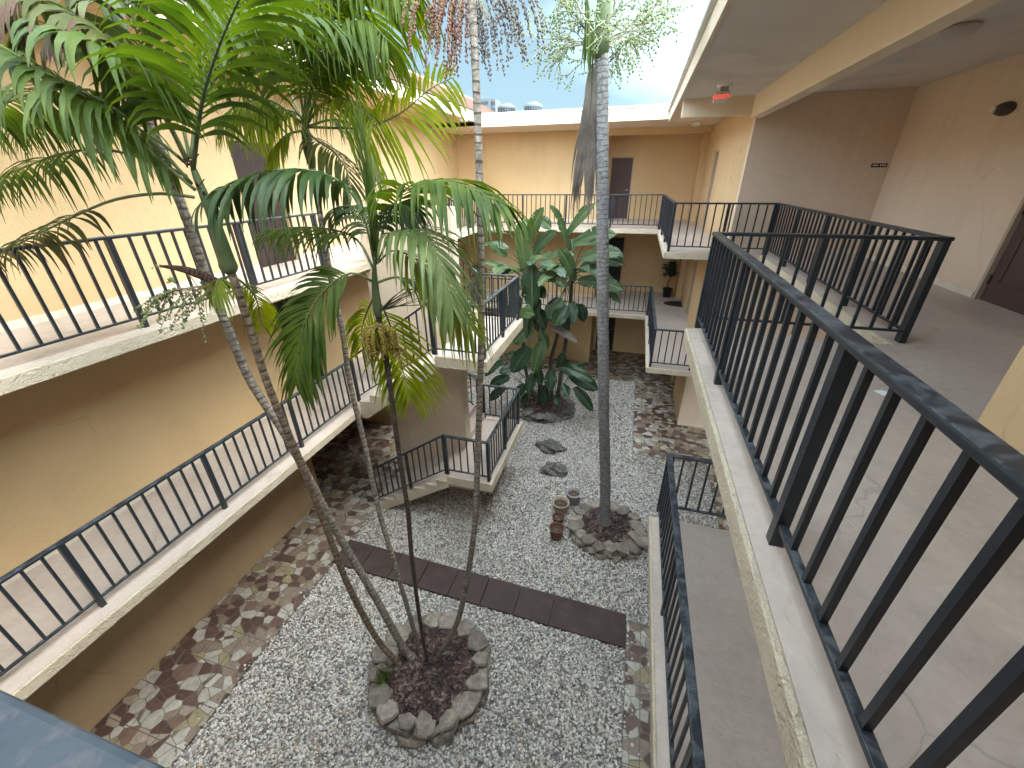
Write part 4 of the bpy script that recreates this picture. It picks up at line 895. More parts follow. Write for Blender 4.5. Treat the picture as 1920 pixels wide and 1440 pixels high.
def frond(parent, ctrl, mat='frond', n=30, ln=0.5, wid=0.045, droop=0.16, start=0.18, ang=(62, 30), vee=25, seed=0, up=None, rach='rachis', rw=0.013, label=None, missing=0.03, taper=(0.55, 0.45), sides=(1, -1), name='frond', tipw=0.07, rvar=0.2, slen=(1, 1)):
    ln *= LNK; n = int(n*NK); wid *= WK; droop *= 1.4
    r = random.Random(seed); pts, LT = rescale(spline(ctrl, 60), 80)
    rb = MB(); k = len(pts)-1
    rb.tube(pts[::4], [rw*(1-0.82*i/20) for i in range(len(pts[::4]))], 6, True)
    b = MB()
    for i in range(n):
        for s in sides:
            if r.random() < missing: continue
            t = start+(1-start)*(i+0.5+0.25*s+r.uniform(-0.15, 0.15))/n; t = min(t, 0.995)
            j = min(int(t*80), 79); p = pts[j].lerp(pts[j+1], t*80-j); T = (pts[j+1]-pts[j]).normalized()
            U = Vector(up) if up is not None else UPZ
            B = T.cross(U); B = B.normalized() if B.length > 0.15 else T.cross(Vector((0.3, -1, 0.2))).normalized()
            Nn = B.cross(T).normalized()
            q = (t-start)/(1-start)
            a = math.radians(ang[0]+(ang[1]-ang[0])*q+r.uniform(-5, 5)); vv = math.radians(vee+r.uniform(-9, 9))
            d = T*math.cos(a)+(B*s*math.cos(vv)+Nn*math.sin(vv))*math.sin(a)
            L_ = ln*(taper[0]+(1-taper[0])*min(1, q*3.2) if q < 0.31 else 1-(1-taper[1])*((q-0.31)/0.69)**1.6)*r.uniform(1-rvar, 1+rvar*0.5)*(slen[0] if s > 0 else slen[1])
            blade(b, p, d, T, L_, wid*r.uniform(0.8, 1.15)*(0.8+0.2*min(1, (1-q)*3)), droop*r.uniform(0.7, 1.35), r, tipw=tipw, twist=r.uniform(-0.25, 0.25))
    f = b.build(name, M[mat], parent)
    if label: f['label'] = label
    # the rachis is a sub-part of its frond
    rb.build('rachis', M[rach], f)
    return f
def stem(parent, ctrl, r0, r1, mat, nseg=14, step=0.05, base=1.5, name='trunk'):
    pts = spline(ctrl, 200); L_ = sum((b-a).length for a, b in zip(pts, pts[1:])); m = max(12, int(L_/step)); pts, L_ = rescale(pts, m)
    r = random.Random(int(r0*1e5)+m)
    rad = []
    for i in range(m+1):
        q = i/m; x = r0+(r1-r0)*q
        x *= 1+(base-1)*math.exp(-q*L_/0.16)
        rad.append(x*(1+(0.035 if i % 3 == 0 else -0.02)+r.uniform(-0.015, 0.015)))
    b = MB(); b.tube(pts, rad, nseg, True); return b.build(name, M[mat], parent), pts
def fruit_spray(parent, origin, main, nb, ln, mat, stalk, fr=0.011, seed=0, gravity=0.25, spread=0.7, per=14, thick=0.004, name='fruit_cluster', nf=0):
    """branched fruit stalk: rachillae bending down, set with small fruits"""
    r = random.Random(seed); b = MB(); s = MB(); o = Vector(origin); mdir = Vector(main)
    base = spline([o, o+mdir*0.5+Vector((0, 0, 0.03)), o+mdir], 10); s.tube(base, [thick*2.2*(1-0.05*i) for i in range(11)], 6)
    for k in range(nb):
        p = base[min(10, 2+int(9*k/nb))]; d = (mdir.normalized()+Vector((r.uniform(-1, 1), r.uniform(-1, 1), r.uniform(-0.8, 0.6)))*spread).normalized()
        m = 12; L_ = ln*r.uniform(0.6, 1.15); pts = [p.copy()]; q = p.copy()
        for i in range(m):
            d = (d+Vector((0, 0, -gravity))+Vector((r.uniform(-1, 1), r.uniform(-1, 1), r.uniform(-1, 1)))*0.10).normalized(); q = q+d*L_/m; pts.append(q.copy())
        s.tube(pts, [thick*(1-0.05*i) for i in range(m+1)], 4, False)
        for i in range(per):
            f = 0.22+0.78*(i+r.random()*0.6)/per; j = min(int(f*m), m-1); c = pts[j].lerp(pts[j+1], f*m-j)
            for _ in range(nf+int(r.random() < 0.6) if nf else 2):
                off = Vector((r.uniform(-1, 1), r.uniform(-1, 1), r.uniform(-1, 1))).normalized()*fr*1.2
                b.ball(c+off, fr*r.uniform(0.75, 1.15), (1, 1, 1.25))
    f = b.build(name, M[mat], parent); f['kind'] = 'stuff'; s.build('stalk', M[stalk], f)['kind'] = 'stuff'; return f

GP = 'palm stems rising from the near stone planter'
# --- palm 1: grey ringed trunk that leans furthest left, crown above the frame
p1 = thing('palm_tree', (-2.46, 3.05, 0.24), 'grey ringed palm of the clump leaning furthest left, crown at the upper left edge', 'palm tree', GP)
Y1 = lambda t: 3.04+0.26*t
c1 = [Vector((-2.46, 3.05, 0.2)), at(755, 1212, 3.06), at(705, 1122, 3.08), at(640, 1012, 3.08), at(583, 905, 3.08), at(533, 812, 3.10), at(470, 715, 3.14), at(430, 622, 3.18), at(390, 525, 3.2), at(348, 405, 3.22), at(300, 280, 3.24), at(255, 150, 3.26), at(240, 92, 3.26)]
tr, pts = stem(p1, c1, 0.052, 0.042, 'bark_grey')
top = pts[-1]
b = MB(); b.tube([top-Vector((0, 0, 0.06)), top+Vector((-.03, 0, 0.2)), top+Vector((-.06, 0, 0.5)), top+Vector((-.09, 0, 0.85))], [0.046, 0.066, 0.056, 0.03], 12); b.build('crownshaft', M['crownshaft'], p1)
ct = top+Vector((-.08, 0, 0.7))
frond(p1, [ct, at(185, -70, 3.0), at(95, -40, 2.7), at(20, 60, 2.5)], 'frond_olive', 22, 0.55, 0.075, 0.2, 0.25, seed=11)
frond(p1, [ct, at(170, -60, 3.4), at(60, -60, 3.6), at(-60, 30, 3.7)], 'frond', 24, 0.6, 0.06, 0.2, 0.25, seed=12)
frond(p1, [ct, at(300, -40, 3.1), at(370, -30, 2.9), at(420, 60, 2.8)], 'frond', 24, 0.55, 0.07, 0.2, 0.25, seed=13)
frond(p1, [ct, at(250, -80, 3.6), at(330, -110, 4.0), at(450, -60, 4.3)], 'frond', 24, 0.6, 0.06, 0.2, 0.25, seed=14)
frond(p1, [ct, at(190, -20, 2.7), at(160, 10, 2.5), at(110, 60, 2.35)], 'frond_olive', 16, 0.42, 0.085, 0.2, 0.3, seed=15)

# --- palm 2: crown at upper left in front of the sunny wall
p2 = thing('palm_tree', (-2.33, 2.96, 0.24), 'palm of the clump with a swollen green crownshaft and green berries at the left', 'palm tree', GP)
c2 = [Vector((-2.30, 2.98, 0.2)), at(772, 1264, 2.94), at(735, 1232, 2.92), at(700, 1187, 2.90), at(652, 1095, 2.86), at(612, 990, 2.82), at(573, 890, 2.78), at(535, 800, 2.76), at(500, 715, 2.74), at(470, 620, 2.72), at(448, 550, 2.70), at(432, 508, 2.70)]
tr, pts = stem(p2, c2, 0.043, 0.034, 'bark_brown', base=1.25)
b = MB(); cs = [at(433, 514, 2.70), at(426, 492, 2.70), at(415, 455, 2.69), at(402, 415, 2.68), at(385, 372, 2.66), at(370, 335, 2.65), at(357, 300, 2.64)]
b.tube(spline(cs, 24), [0.030, 0.055, 0.066, 0.07, 0.066, 0.062, 0.058, 0.055, 0.052, 0.049, 0.046, 0.044, 0.042, 0.040, 0.038, 0.036, 0.034, 0.032, 0.03, 0.028, 0.026, 0.024, 0.02, 0.015, 0.01], 14); b.build('crownshaft', M['crownshaft'], p2)
# leaf base stubs and dry fibres
b = MB(); r = random.Random(4)
for (u, v) in ((362, 302), (372, 350), (350, 310), (382, 362)):
    p = at(u, v, 2.63); 
    for k in range(5): b.bar(p, p+Vector((r.uniform(-.05, .05), r.uniform(-.05, .05), r.uniform(-.03, .07))), 0.012, 0.006)
b.build('leaf_base', M['spathe'], p2)
Q = lambda u, v, y=2.64: at(u, v, y)
frond(p2, [Q(362, 322), Q(372, 240, 2.60), Q(385, 165, 2.55), Q(415, 75, 2.48), Q(455, -15, 2.40), Q(490, -75, 2.34)], 'frond', 24, 0.60, 0.066, 0.20, 0.16, ang=(66, 42), vee=24, seed=21, rach='rachis_dark', rw=0.015)
frond(p2, [Q(367, 357), Q(300, 300, 2.55), Q(233, 240, 2.46), Q(150, 175, 2.36), Q(77, 130, 2.27), Q(-10, 78, 2.18)], 'frond', 36, 0.48, 0.062, 0.36, 0.18, ang=(80, 60), vee=14, seed=22, rw=0.013)
frond(p2, [Q(364, 370), Q(300, 363, 2.56), Q(210, 376, 2.46), Q(120, 415, 2.38), Q(50, 450, 2.32), Q(-40, 495, 2.26)], 'frond_olive', 26, 0.36, 0.055, 0.30, 0.36, ang=(70, 50), vee=10, seed=23, label='ageing frond with browned leaflets', missing=0.15)
frond(p2, [Q(352, 300), Q(318, 230, 2.72), Q(285, 150, 2.82), Q(262, 80, 2.9), Q(235, -5, 3.0), Q(200, -60, 3.05)], 'frond', 20, 0.46, 0.075, 0.26, 0.28, ang=(56, 40), vee=22, seed=24)
frond(p2, [Q(350, 302), Q(310, 225, 2.52), Q(255, 150, 2.42), Q(190, 90, 2.32), Q(110, 55, 2.25)], 'frond', 24, 0.42, 0.075, 0.28, 0.30, ang=(75, 55), vee=12, seed=25)
frond(p2, [Q(356, 296), Q(345, 230, 2.8), Q(360, 140, 3.0), Q(430, 50, 3.15), Q(520, 20, 3.3), Q(610, 40, 3.4)], 'frond_lime', 22, 0.46, 0.05, 0.3, 0.25, seed=26)
frond(p2, [Q(358, 298), Q(375, 200, 2.8), Q(450, 90, 2.95), Q(560, 40, 3.1), Q(640, 60, 3.2), Q(690, 110, 3.25)], 'frond', 22, 0.46, 0.05, 0.3, 0.28, seed=27)
frond(p2, [Q(345, 303), Q(290, 260, 2.75), Q(200, 215, 2.85), Q(110, 215, 2.95), Q(20, 240, 3.0)], 'frond', 30, 0.48, 0.05, 0.28, 0.22, vee=5, seed=28)
frond(p2, [Q(350, 330), Q(280, 300, 2.58), Q(180, 280, 2.5), Q(80, 300, 2.44), Q(-30, 350, 2.4)], 'frond', 28, 0.40, 0.045, 0.3, 0.3, vee=4, seed=128)
frond(p2, [Q(360, 345), Q(290, 270, 2.5), Q(210, 200, 2.38), Q(120, 165, 2.28), Q(20, 190, 2.2), Q(-60, 240, 2.14)], 'frond', 30, 0.44, 0.054, 0.34, 0.22, ang=(78, 55), vee=12, seed=129)
frond(p2, [Q(352, 300), Q(300, 200, 2.6), Q(230, 100, 2.5), Q(130, 20, 2.4), Q(40, -10, 2.3)], 'frond_olive', 26, 0.44, 0.066, 0.3, 0.26, ang=(72, 50), vee=12, seed=130)
frond(p2, [Q(437, 520, 2.75), Q(455, 530, 2.9), Q(480, 560, 3.0), Q(490, 610, 3.05)], 'frond_lime', 14, 0.33, 0.038, 0.25, 0.2, vee=0, seed=29)
frond(p2, [Q(425, 520, 2.6), Q(410, 525, 2.5), Q(400, 545, 2.44)], 'frond_lime', 8, 0.24, 0.034, 0.3, 0.3, vee=-5, seed=30)
# spathe and green berries
b = MB()
sp_pts = spline([Q(434, 536, 2.69), Q(405, 528, 2.62), Q(375, 515, 2.56), Q(340, 504, 2.50), Q(302, 499, 2.44)], 16)
for i in range(len(sp_pts)-1):
    q0, q1 = i/16, (i+1)/16; w0, w1 = 0.030*math.sin(PI*min(1, 0.15+q0*0.85))+0.004, 0.030*math.sin(PI*min(1, 0.15+q1*0.85))+0.004
    U = Vector((0.2, 0.5, 0.85)).normalized()
    b.face([sp_pts[i]-U*w0, sp_pts[i+1]-U*w1, sp_pts[i+1]+Vector((0.01, -0.012, 0)), sp_pts[i]+Vector((0.01, -0.012, 0))], None, True)
    b.face([sp_pts[i]+Vector((0.01, -0.012, 0)), sp_pts[i+1]+Vector((0.01, -0.012, 0)), sp_pts[i+1]+U*w1, sp_pts[i]+U*w0], None, True)
so = b.build('spathe', M['spathe'], p2); sm_ = so.modifiers.new('thick', 'SOLIDIFY'); sm_.thickness = 0.006
fo = Q(428, 540, 2.68); fe = Q(318, 548, 2.47)
fruit_spray(p2, fo, fe-fo, 24, 0.50, 'fruit_green', 'twig_tan', 0.0085, 41, 0.085, 0.75, 11, 0.0042, nf=1)

# --- palm 3: middle crown behind
p3 = thing('palm_tree', (-2.28, 3.15, 0.24), 'slender pale palm of the clump whose lime crown stands in front of the left wing', 'palm tree', GP)
c3 = [Vector((-2.30, 3.17, 0.2)), at(790, 1236, 3.20), at(773, 1170, 3.26), at(737, 1047, 3.36), at(710, 955, 3.44), at(682, 827, 3.54), at(656, 716, 3.62), at(643, 627, 3.66), at(622, 530, 3.70), at(610, 460, 3.74), at(595, 370, 3.78), at(585, 310, 3.80)]
tr, pts = stem(p3, c3, 0.036, 0.029, 'bark_grey', base=1.3)
b = MB(); cs = [at(586, 316, 3.80), at(582, 295, 3.8), at(576, 265, 3.8), at(572, 235, 3.8)]; b.tube(spline(cs, 12), [0.03+0.02*math.sin(PI*i/12) for i in range(13)], 12); b.build('crownshaft', M['crownshaft'], p3)
C3 = lambda u, v, y=3.8: at(u, v, y)
frond(p3, [C3(573, 240), C3(560, 215, 3.7), C3(525, 205, 3.6), C3(480, 205, 3.5), C3(430, 220, 3.45)], 'frond_lime', 24, 0.42, 0.034, 0.32, 0.22, ang=(75, 50), vee=-5, seed=31, label='lime green drooping frond')
frond(p3, [C3(574, 236), C3(600, 200, 3.7), C3(640, 185, 3.6), C3(680, 200, 3.5), C3(700, 235, 3.45)], 'frond_lime', 24, 0.42, 0.036, 0.3, 0.22, ang=(70, 45), vee=0, seed=32, label='lime green drooping frond')
frond(p3, [C3(575, 238), C3(630, 240, 3.75), C3(690, 238, 3.66), C3(750, 213, 3.6), C3(805, 168, 3.55), C3(850, 145, 3.5)], 'frond_lime', 22, 0.44, 0.046, 0.10, 0.26, ang=(64, 52), vee=0, seed=33, up=(0.1, -0.95, 0.1), slen=(1.0, 0.45), label='backlit lime frond with downward leaflets')
frond(p3, [C3(572, 232), C3(575, 160, 3.8), C3(600, 70, 3.75), C3(650, 0, 3.7), C3(710, -30, 3.62), C3(770, -25, 3.55)], 'frond_mid', 30, 0.62, 0.05, 0.26, 0.22, ang=(66, 45), vee=0, seed=34, missing=0.12)
frond(p3, [C3(571, 232), C3(560, 150, 3.75), C3(545, 60, 3.65), C3(560, -30, 3.55), C3(620, -80, 3.45)], 'frond_mid', 30, 0.6, 0.05, 0.28, 0.22, ang=(70, 45), vee=0, seed=35, missing=0.12)
frond(p3, [C3(570, 232), C3(540, 170, 3.9), C3(490, 120, 4.0), C3(430, 110, 4.1), C3(370, 150, 4.15)], 'frond', 26, 0.5, 0.045, 0.25, 0.25, vee=5, seed=36, missing=0.12)
frond(p3, [C3(573, 240), C3(590, 260, 3.65), C3(625, 285, 3.55), C3(650, 320, 3.5), C3(660, 370, 3.47)], 'frond_olive', 22, 0.40, 0.038, 0.26, 0.2, vee=0, seed=37)
frond(p3, [C3(571, 245), C3(545, 250, 3.7), C3(520, 270, 3.62), C3(505, 310, 3.58)], 'frond_lime', 20, 0.34, 0.034, 0.28, 0.2, vee=0, seed=38)
frond(p3, [C3(574, 232), C3(610, 150, 3.85), C3(660, 90, 3.9), C3(700, 70, 3.92), C3(735, 85, 3.95)], 'frond_mid', 28, 0.55, 0.042, 0.3, 0.2, vee=0, seed=39, missing=0.12)
frond(p3, [C3(572, 232), C3(555, 140, 3.7), C3(520, 40, 3.55), C3(500, -30, 3.45), C3(450, -60, 3.4)], 'frond_mid', 30, 0.62, 0.05, 0.3, 0.2, ang=(70, 45), vee=-5, seed=141, missing=0.12)
frond(p3, [C3(573, 232), C3(590, 150, 3.75), C3(625, 40, 3.65), C3(660, -40, 3.6), C3(720, -60, 3.55), C3(780, -20, 3.5)], 'frond_mid', 32, 0.60, 0.046, 0.32, 0.2, ang=(64, 42), vee=-5, seed=142, missing=0.12)
frond(p3, [C3(573, 232), C3(580, 180, 3.6), C3(600, 110, 3.45), C3(640, 50, 3.35), C3(690, 40, 3.3), C3(725, 75, 3.25)], 'frond_mid', 30, 0.52, 0.042, 0.3, 0.2, ang=(66, 40), vee=0, seed=143)
frond(p3, [C3(572, 236), C3(545, 215, 3.6), C3(510, 190, 3.5), C3(465, 190, 3.42), C3(420, 215, 3.36)], 'frond_lime', 26, 0.40, 0.03, 0.36, 0.2, ang=(75, 50), vee=-5, seed=144)
frond(p3, [C3(575, 238), C3(620, 225, 3.9), C3(665, 235, 4.0), C3(695, 280, 4.05), C3(705, 340, 4.08)], 'frond_pale', 30, 0.42, 0.02, 0.3, 0.2, vee=0, seed=40)

# --- palm 4: low crown with yellow fruit, drooping glossy leaves
p4 = thing('palm_tree', (-2.24, 3.08, 0.24), 'lowest palm of the clump with a dark slim trunk and hanging ochre fruit', 'palm tree', GP)
c4 = [Vector((-2.26, 3.08, 0.2)), at(803, 1250, 3.08), at(787, 1160, 3.08), at(772, 1043, 3.08), at(765, 960, 3.08), at(750, 863, 3.08), at(737, 767, 3.08), at(727, 693, 3.08), at(714, 617, 3.08), at(709, 590, 3.08)]
tr, pts = stem(p4, c4, 0.027, 0.027, 'bark_dark', base=1.2)
b = MB(); cs = [at(710, 596, 3.08), at(707, 575, 3.08), at(704, 545, 3.08), at(702, 510, 3.08), at(703, 480, 3.08)]; b.tube(spline(cs, 14), [0.028, 0.034, 0.038, 0.041, 0.041, 0.039, 0.036, 0.033, 0.03, 0.027, 0.024, 0.02, 0.016, 0.013, 0.01], 12); b.build('crownshaft', M['crownshaft'], p4)
D4 = lambda u, v, y=3.08: at(u, v, y)
frond(p4, [D4(701, 490), D4(680, 400, 2.98), D4(640, 342, 2.86), D4(575, 318, 2.72), D4(500, 322, 2.60), D4(430, 345, 2.50), D4(392, 372, 2.46)], 'frond_dark', 22, 0.46, 0.066, 0.30, 0.36, ang=(72, 45), vee=4, seed=51, rach='rachis', rw=0.010)
frond(p4, [D4(706, 490), D4(722, 420, 3.05), D4(755, 360, 2.98), D4(800, 340, 2.9), D4(865, 346, 2.82), D4(935, 378, 2.74)], 'frond', 28, 0.54, 0.056, 0.2, 0.24, ang=(64, 38), vee=8, seed=52, rach='rachis', rw=0.010)
frond(p4, [D4(707, 492), D4(735, 440, 2.92), D4(775, 432, 2.76), D4(812, 462, 2.62), D4(832, 515, 2.52), D4(848, 575, 2.46)], 'frond_pale', 26, 0.50, 0.05, 0.22, 0.25, ang=(46, 22), vee=8, seed=53, rw=0.009, label='pale silvery frond drooping to the right')
frond(p4, [D4(706, 495), D4(740, 470, 3.0), D4(800, 500, 2.86), D4(850, 560, 2.76), D4(885, 620, 2.68)], 'frond_lime', 26, 0.48, 0.04, 0.2, 0.22, ang=(44, 24), vee=4, seed=54, rw=0.009, label='lime frond drooping past the stair landing')
frond(p4, [D4(702, 530), D4(660, 512, 2.96), D4(612, 540, 2.84), D4(577, 590, 2.74), D4(560, 650, 2.66), D4(556, 720, 2.60)], 'frond', 30, 0.50, 0.052, 0.15, 0.16, ang=(54, 26), vee=6, seed=55, up=(0.1, -0.8, 0.55), rw=0.010)
frond(p4, [D4(709, 560, 3.14), D4(728, 600, 3.24), D4(744, 650, 3.32), D4(758, 705, 3.38), D4(768, 750, 3.42)], 'frond_lime', 28, 0.56, 0.046, 0.12, 0.12, ang=(58, 28), vee=-5, seed=56, up=(0.1, -0.95, 0.3), rw=0.010, label='bright lime frond hanging behind the ochre fruit')
frond(p4, [D4(701, 505), D4(670, 450, 3.12), D4(620, 430, 3.16), D4(556, 426, 3.2), D4(495, 432, 3.25)], 'frond', 24, 0.36, 0.04, 0.28, 0.25, vee=0, seed=57)
frond(p4, [D4(700, 560), D4(690, 580, 3.16), D4(680, 610, 3.2), D4(676, 650, 3.24)], 'frond_lime', 18, 0.40, 0.036, 0.2, 0.15, ang=(55, 30), vee=0, seed=58, up=(0, -0.9, 0.4))
frond(p4, [D4(704, 480), D4(712, 420, 3.06), D4(735, 385, 3.0), D4(765, 390, 2.92), D4(785, 420, 2.86)], 'frond_dark', 22, 0.28, 0.042, 0.32, 0.25, vee=4, seed=59)
frond(p4, [D4(702, 482), D4(690, 430, 3.16), D4(672, 395, 3.24), D4(650, 385, 3.3), D4(628, 400, 3.34)], 'frond_dark', 22, 0.3, 0.036, 0.3, 0.25, vee=4, seed=60)
frond(p4, [D4(707, 530), D4(745, 520, 3.2), D4(790, 535, 3.3), D4(825, 575, 3.36)], 'frond_dark', 20, 0.33, 0.034, 0.26, 0.25, vee=4, seed=61)
# closed spear leaf
b = MB(); r = random.Random(5)
for k in range(16):
    o0 = Vector((r.uniform(-.02, .02), r.uniform(-.02, .02), 0)); u1 = 655+r.uniform(-14, 16); v1 = 150+r.uniform(-25, 90)
    pts_ = spline([D4(705, 470)+o0, D4(694, 350, 3.06)+o0*1.4, D4((u1+690)/2, (v1+330)/2-10, 3.04)+o0*2, D4(u1, v1, 3.0)+o0*3], 10)
    d_ = (pts_[1]-pts_[0]); ww = 0.014
    for i in range(10):
        t0, t1 = ww*(1-0.85*i/10), ww*(1-0.85*(i+1)/10); S = Vector((math.cos(k), math.sin(k), 0))
        b.face([pts_[i]-S*t0, pts_[i]+S*t0, pts_[i+1]+S*t1, pts_[i+1]-S*t1], [(0, i/10), (1, i/10), (1, (i+1)/10), (0, (i+1)/10)], True)
b.build('spear_leaf', M['frond'], p4)
# old bare fruit stalks reaching right
b = MB(); r = random.Random(9)
for k in range(13):
    e = at(770+r.uniform(0, 55), 520+r.uniform(0, 65), 2.95+r.uniform(-.1, .1)); s0 = D4(712, 583)
    b.tube(spline([s0, s0.lerp(e, 0.4)+Vector((0, 0, r.uniform(-.02, .03))), e], 8), [0.006-0.0005*i for i in range(9)], 5, False)
b.build('bare_fruit_stalk', M['rachis_dark'], p4)
def hanging_bunch(parent, top, wid, dep, mat, n, seed):
    r = random.Random(seed); b = MB(); s = MB()
    for k in range(n):
        a, q = 2*PI*r.random(), math.sqrt(r.random()); hx, hy = wid*q*math.cos(a), wid*q*math.sin(a)*0.9
        ln = dep*(0.72+0.28*r.random())*(1-0.35*q*q) ; pts = spline([Vector(top), Vector(top)+Vector((hx*0.75, hy*0.75, 0.02-0.05*q)), Vector(top)+Vector((hx, hy, -ln*0.45)), Vector(top)+Vector((hx*1.02, hy*1.02, -ln))], 14)
        s.tube(pts, 0.003, 4, False)
        for i in range(17):
            f = 0.3+0.7*i/16; j = min(int(f*14), 13); c = pts[j].lerp(pts[j+1], f*14-j)
            for _ in range(2): b.ball(c+Vector((r.uniform(-1, 1), r.uniform(-1, 1), r.uniform(-1, 1)))*0.010, 0.0078*r.uniform(0.8, 1.2), (1, 1, 1.1))
    f = b.build('fruit_cluster', M[mat], parent); f['kind'] = 'stuff'; s.build('stalk', M['twig_tan'], f)['kind'] = 'stuff'
hanging_bunch(p4, at(706, 612, 2.97), 0.155, 0.33, 'fruit_yellow', 62, 71)
fo = D4(716, 640, 3.02); fruit_spray(p4, fo, Vector((0.06, 0, -0.02)), 7, 0.26, 'fruit_yellow', 'twig_tan', 0.008, 72, 0.12, 0.6, 14, 0.003)

# --- palm 5: slender palm with red fruit high up
p5 = thing('palm_tree', (-2.16, 3.12, 0.24), 'slender palm of the clump leaning right, with red and purple fruit against the sky', 'palm tree', GP)
c5 = [Vector((-2.20, 3.10, 0.2)), at(812, 1246, 3.12), at(827, 1222, 3.13), at(857, 1167, 3.15), at(873, 1100, 3.18), at(885, 1027, 3.2), at(892, 960, 3.22), at(897, 813, 3.26), at(902, 647, 3.3), at(902, 480, 3.34), at(898, 300, 3.38), at(892, 140, 3.4), at(886, 20, 3.42), at(882, -60, 3.43)]
tr, pts = stem(p5, c5, 0.038, 0.028, 'bark_grey', base=1.35)
top = pts[-1]
b = MB(); b.tube([top-Vector((0, 0, 0.02)), top+Vector((0, 0, 0.18)), top+Vector((-.01, 0, 0.5)), top+Vector((-.02, 0, 0.85))], [0.036, 0.056, 0.05, 0.02], 12); b.build('crownshaft', M['crownshaft'], p5)
for k in range(9):
    a = 2*PI*k/9+0.4; dv = Vector((math.cos(a), math.sin(a), 0)); c0 = top+Vector((-.02, 0, 0.8))
    frond(p5, [c0, c0+dv*0.35+Vector((0, 0, 0.55)), c0+dv*0.95+Vector((0, 0, 0.85)), c0+dv*1.6+Vector((0, 0, 0.75)), c0+dv*2.1+Vector((0, 0, 0.3))], 'frond', 24, 0.5, 0.05, 0.2, 0.2, seed=200+k)
o5 = at(884, -28, 3.43)
for k, (u, v, mt) in enumerate(((800, -5, 'fruit_red'), (835, 20, 'fruit_red'), (860, 45, 'fruit_red'), (905, 40, 'fruit_purple'), (945, 25, 'fruit_purple'), (975, -5, 'fruit_purple'), (840, -30, 'fruit_red'))):
    e = at(u, v-25, 3.3+0.05*k); fruit_spray(p5, o5, e-o5, 12, 0.44, mt, 'twig_tan', 0.0072, 300+k, 0.22, 0.5, 13, 0.0028)

# --- tall single palm with its own planter
p6 = thing('palm_tree', (0.09, 6.64, 0.2), 'tall pale grey palm alone in its planter, hung with one dead grey frond', 'palm tree')
c6 = [Vector((0.09, 6.62, 0.18)), at(1135, 905, 6.62), at(1132, 760, 6.62), at(1130, 500, 6.62), at(1129, 250, 6.62), at(1128, 90, 6.62)]
tr, pts = stem(p6, c6, 0.106, 0.086, 'bark_pale', nseg=22, base=1.55, step=0.06)
top = pts[-1]
b = MB(); b.tube([top-Vector((0, 0, 0.12)), top+Vector((0, 0, 0.1)), top+Vector((-.0, 0, 0.5)), top+Vector((-.0, 0, 1.3))], [0.085, 0.105, 0.10, 0.05], 14); b.build('crownshaft', M['crownshaft'], p6)
for k in range(10):
    a = 2*PI*k/10; dv = Vector((math.cos(a), math.sin(a), 0)); c0 = top+Vector((0, 0, 1.2))
    frond(p6, [c0, c0+dv*0.5+Vector((0, 0, 0.9)), c0+dv*1.5+Vector((0, 0, 1.4)), c0+dv*2.6+Vector((0, 0, 1.1)), c0+dv*3.3+Vector((0, 0, 0.3))], 'frond', 26, 0.75, 0.05, 0.2, 0.2, seed=400+k, rw=0.025)
# hanging dead frond left of the trunk
F6 = lambda u, v, y=6.55: at(u, v, y)
frond(p6, [F6(1113, 60), F6(1111, 110), F6(1109, 180), F6(1102, 250), F6(1096, 310)], 'frond_dead', 40, 0.9, 0.05, 0.45, 0.2, ang=(20, 15), vee=0, seed=431, rach='frond_dead' if False else 'rachis_dark', rw=0.012, label='dead grey frond hanging down the trunk', tipw=0.05, rvar=0.35)
frond(p6, [F6(1096, -60, 6.4), F6(1100, -20, 6.4), F6(1105, 20, 6.4), F6(1106, 50, 6.4)], 'frond', 14, 0.55, 0.045, 0.4, 0.2, ang=(28, 18), vee=0, seed=432, rw=0.012, label='green frond drooping in front of the crown')
# branched pale flower sprays around the crown
r = random.Random(77)
def spray_tree(parent, o, d, ln, depth, b, r, fr, fb):
    pts = [o.copy()]; q = o.copy()
    for i in range(5):
        d = (d+Vector((r.uniform(-1, 1), r.uniform(-1, 1), r.uniform(-1, 0.7)))*0.16).normalized(); q = q+d*ln/5; pts.append(q.copy())
    b.tube(pts, [0.008*(0.62**(2-depth))*(1-0.08*i)+0.0016 for i in range(6)], 4, False)
    if depth == 0:
        for i in range(5): fb.ball(pts[1+i]+Vector((r.uniform(-1, 1), r.uniform(-1, 1), r.uniform(-1, 1)))*0.008, fr*r.uniform(0.7, 1.2))
        return
    for k in range(6):
        j = 1+int(4*(k+1)/7); dd = (d+Vector((r.uniform(-1, 1), r.uniform(-1, 1), r.uniform(-0.9, 0.9)))*0.95).normalized()
        spray_tree(parent, pts[j], dd, ln*r.uniform(0.45, 0.72), depth-1, b, r, fr, fb)
for k in range(11):
    a = 2*PI*k/11+0.2; b, fb = MB(), MB(); o = top+Vector((0, 0, 0.02)); d = Vector((math.cos(a), math.sin(a), r.uniform(0.15, 0.55))).normalized()
    spray_tree(p6, o+d*0.08, d, 0.74, 2, b, r, 0.013, fb); s_ = b.build('flower_spray', M['twig'], p6); fb.build('berries', M['fruit_green'], s_)['kind'] = 'stuff'

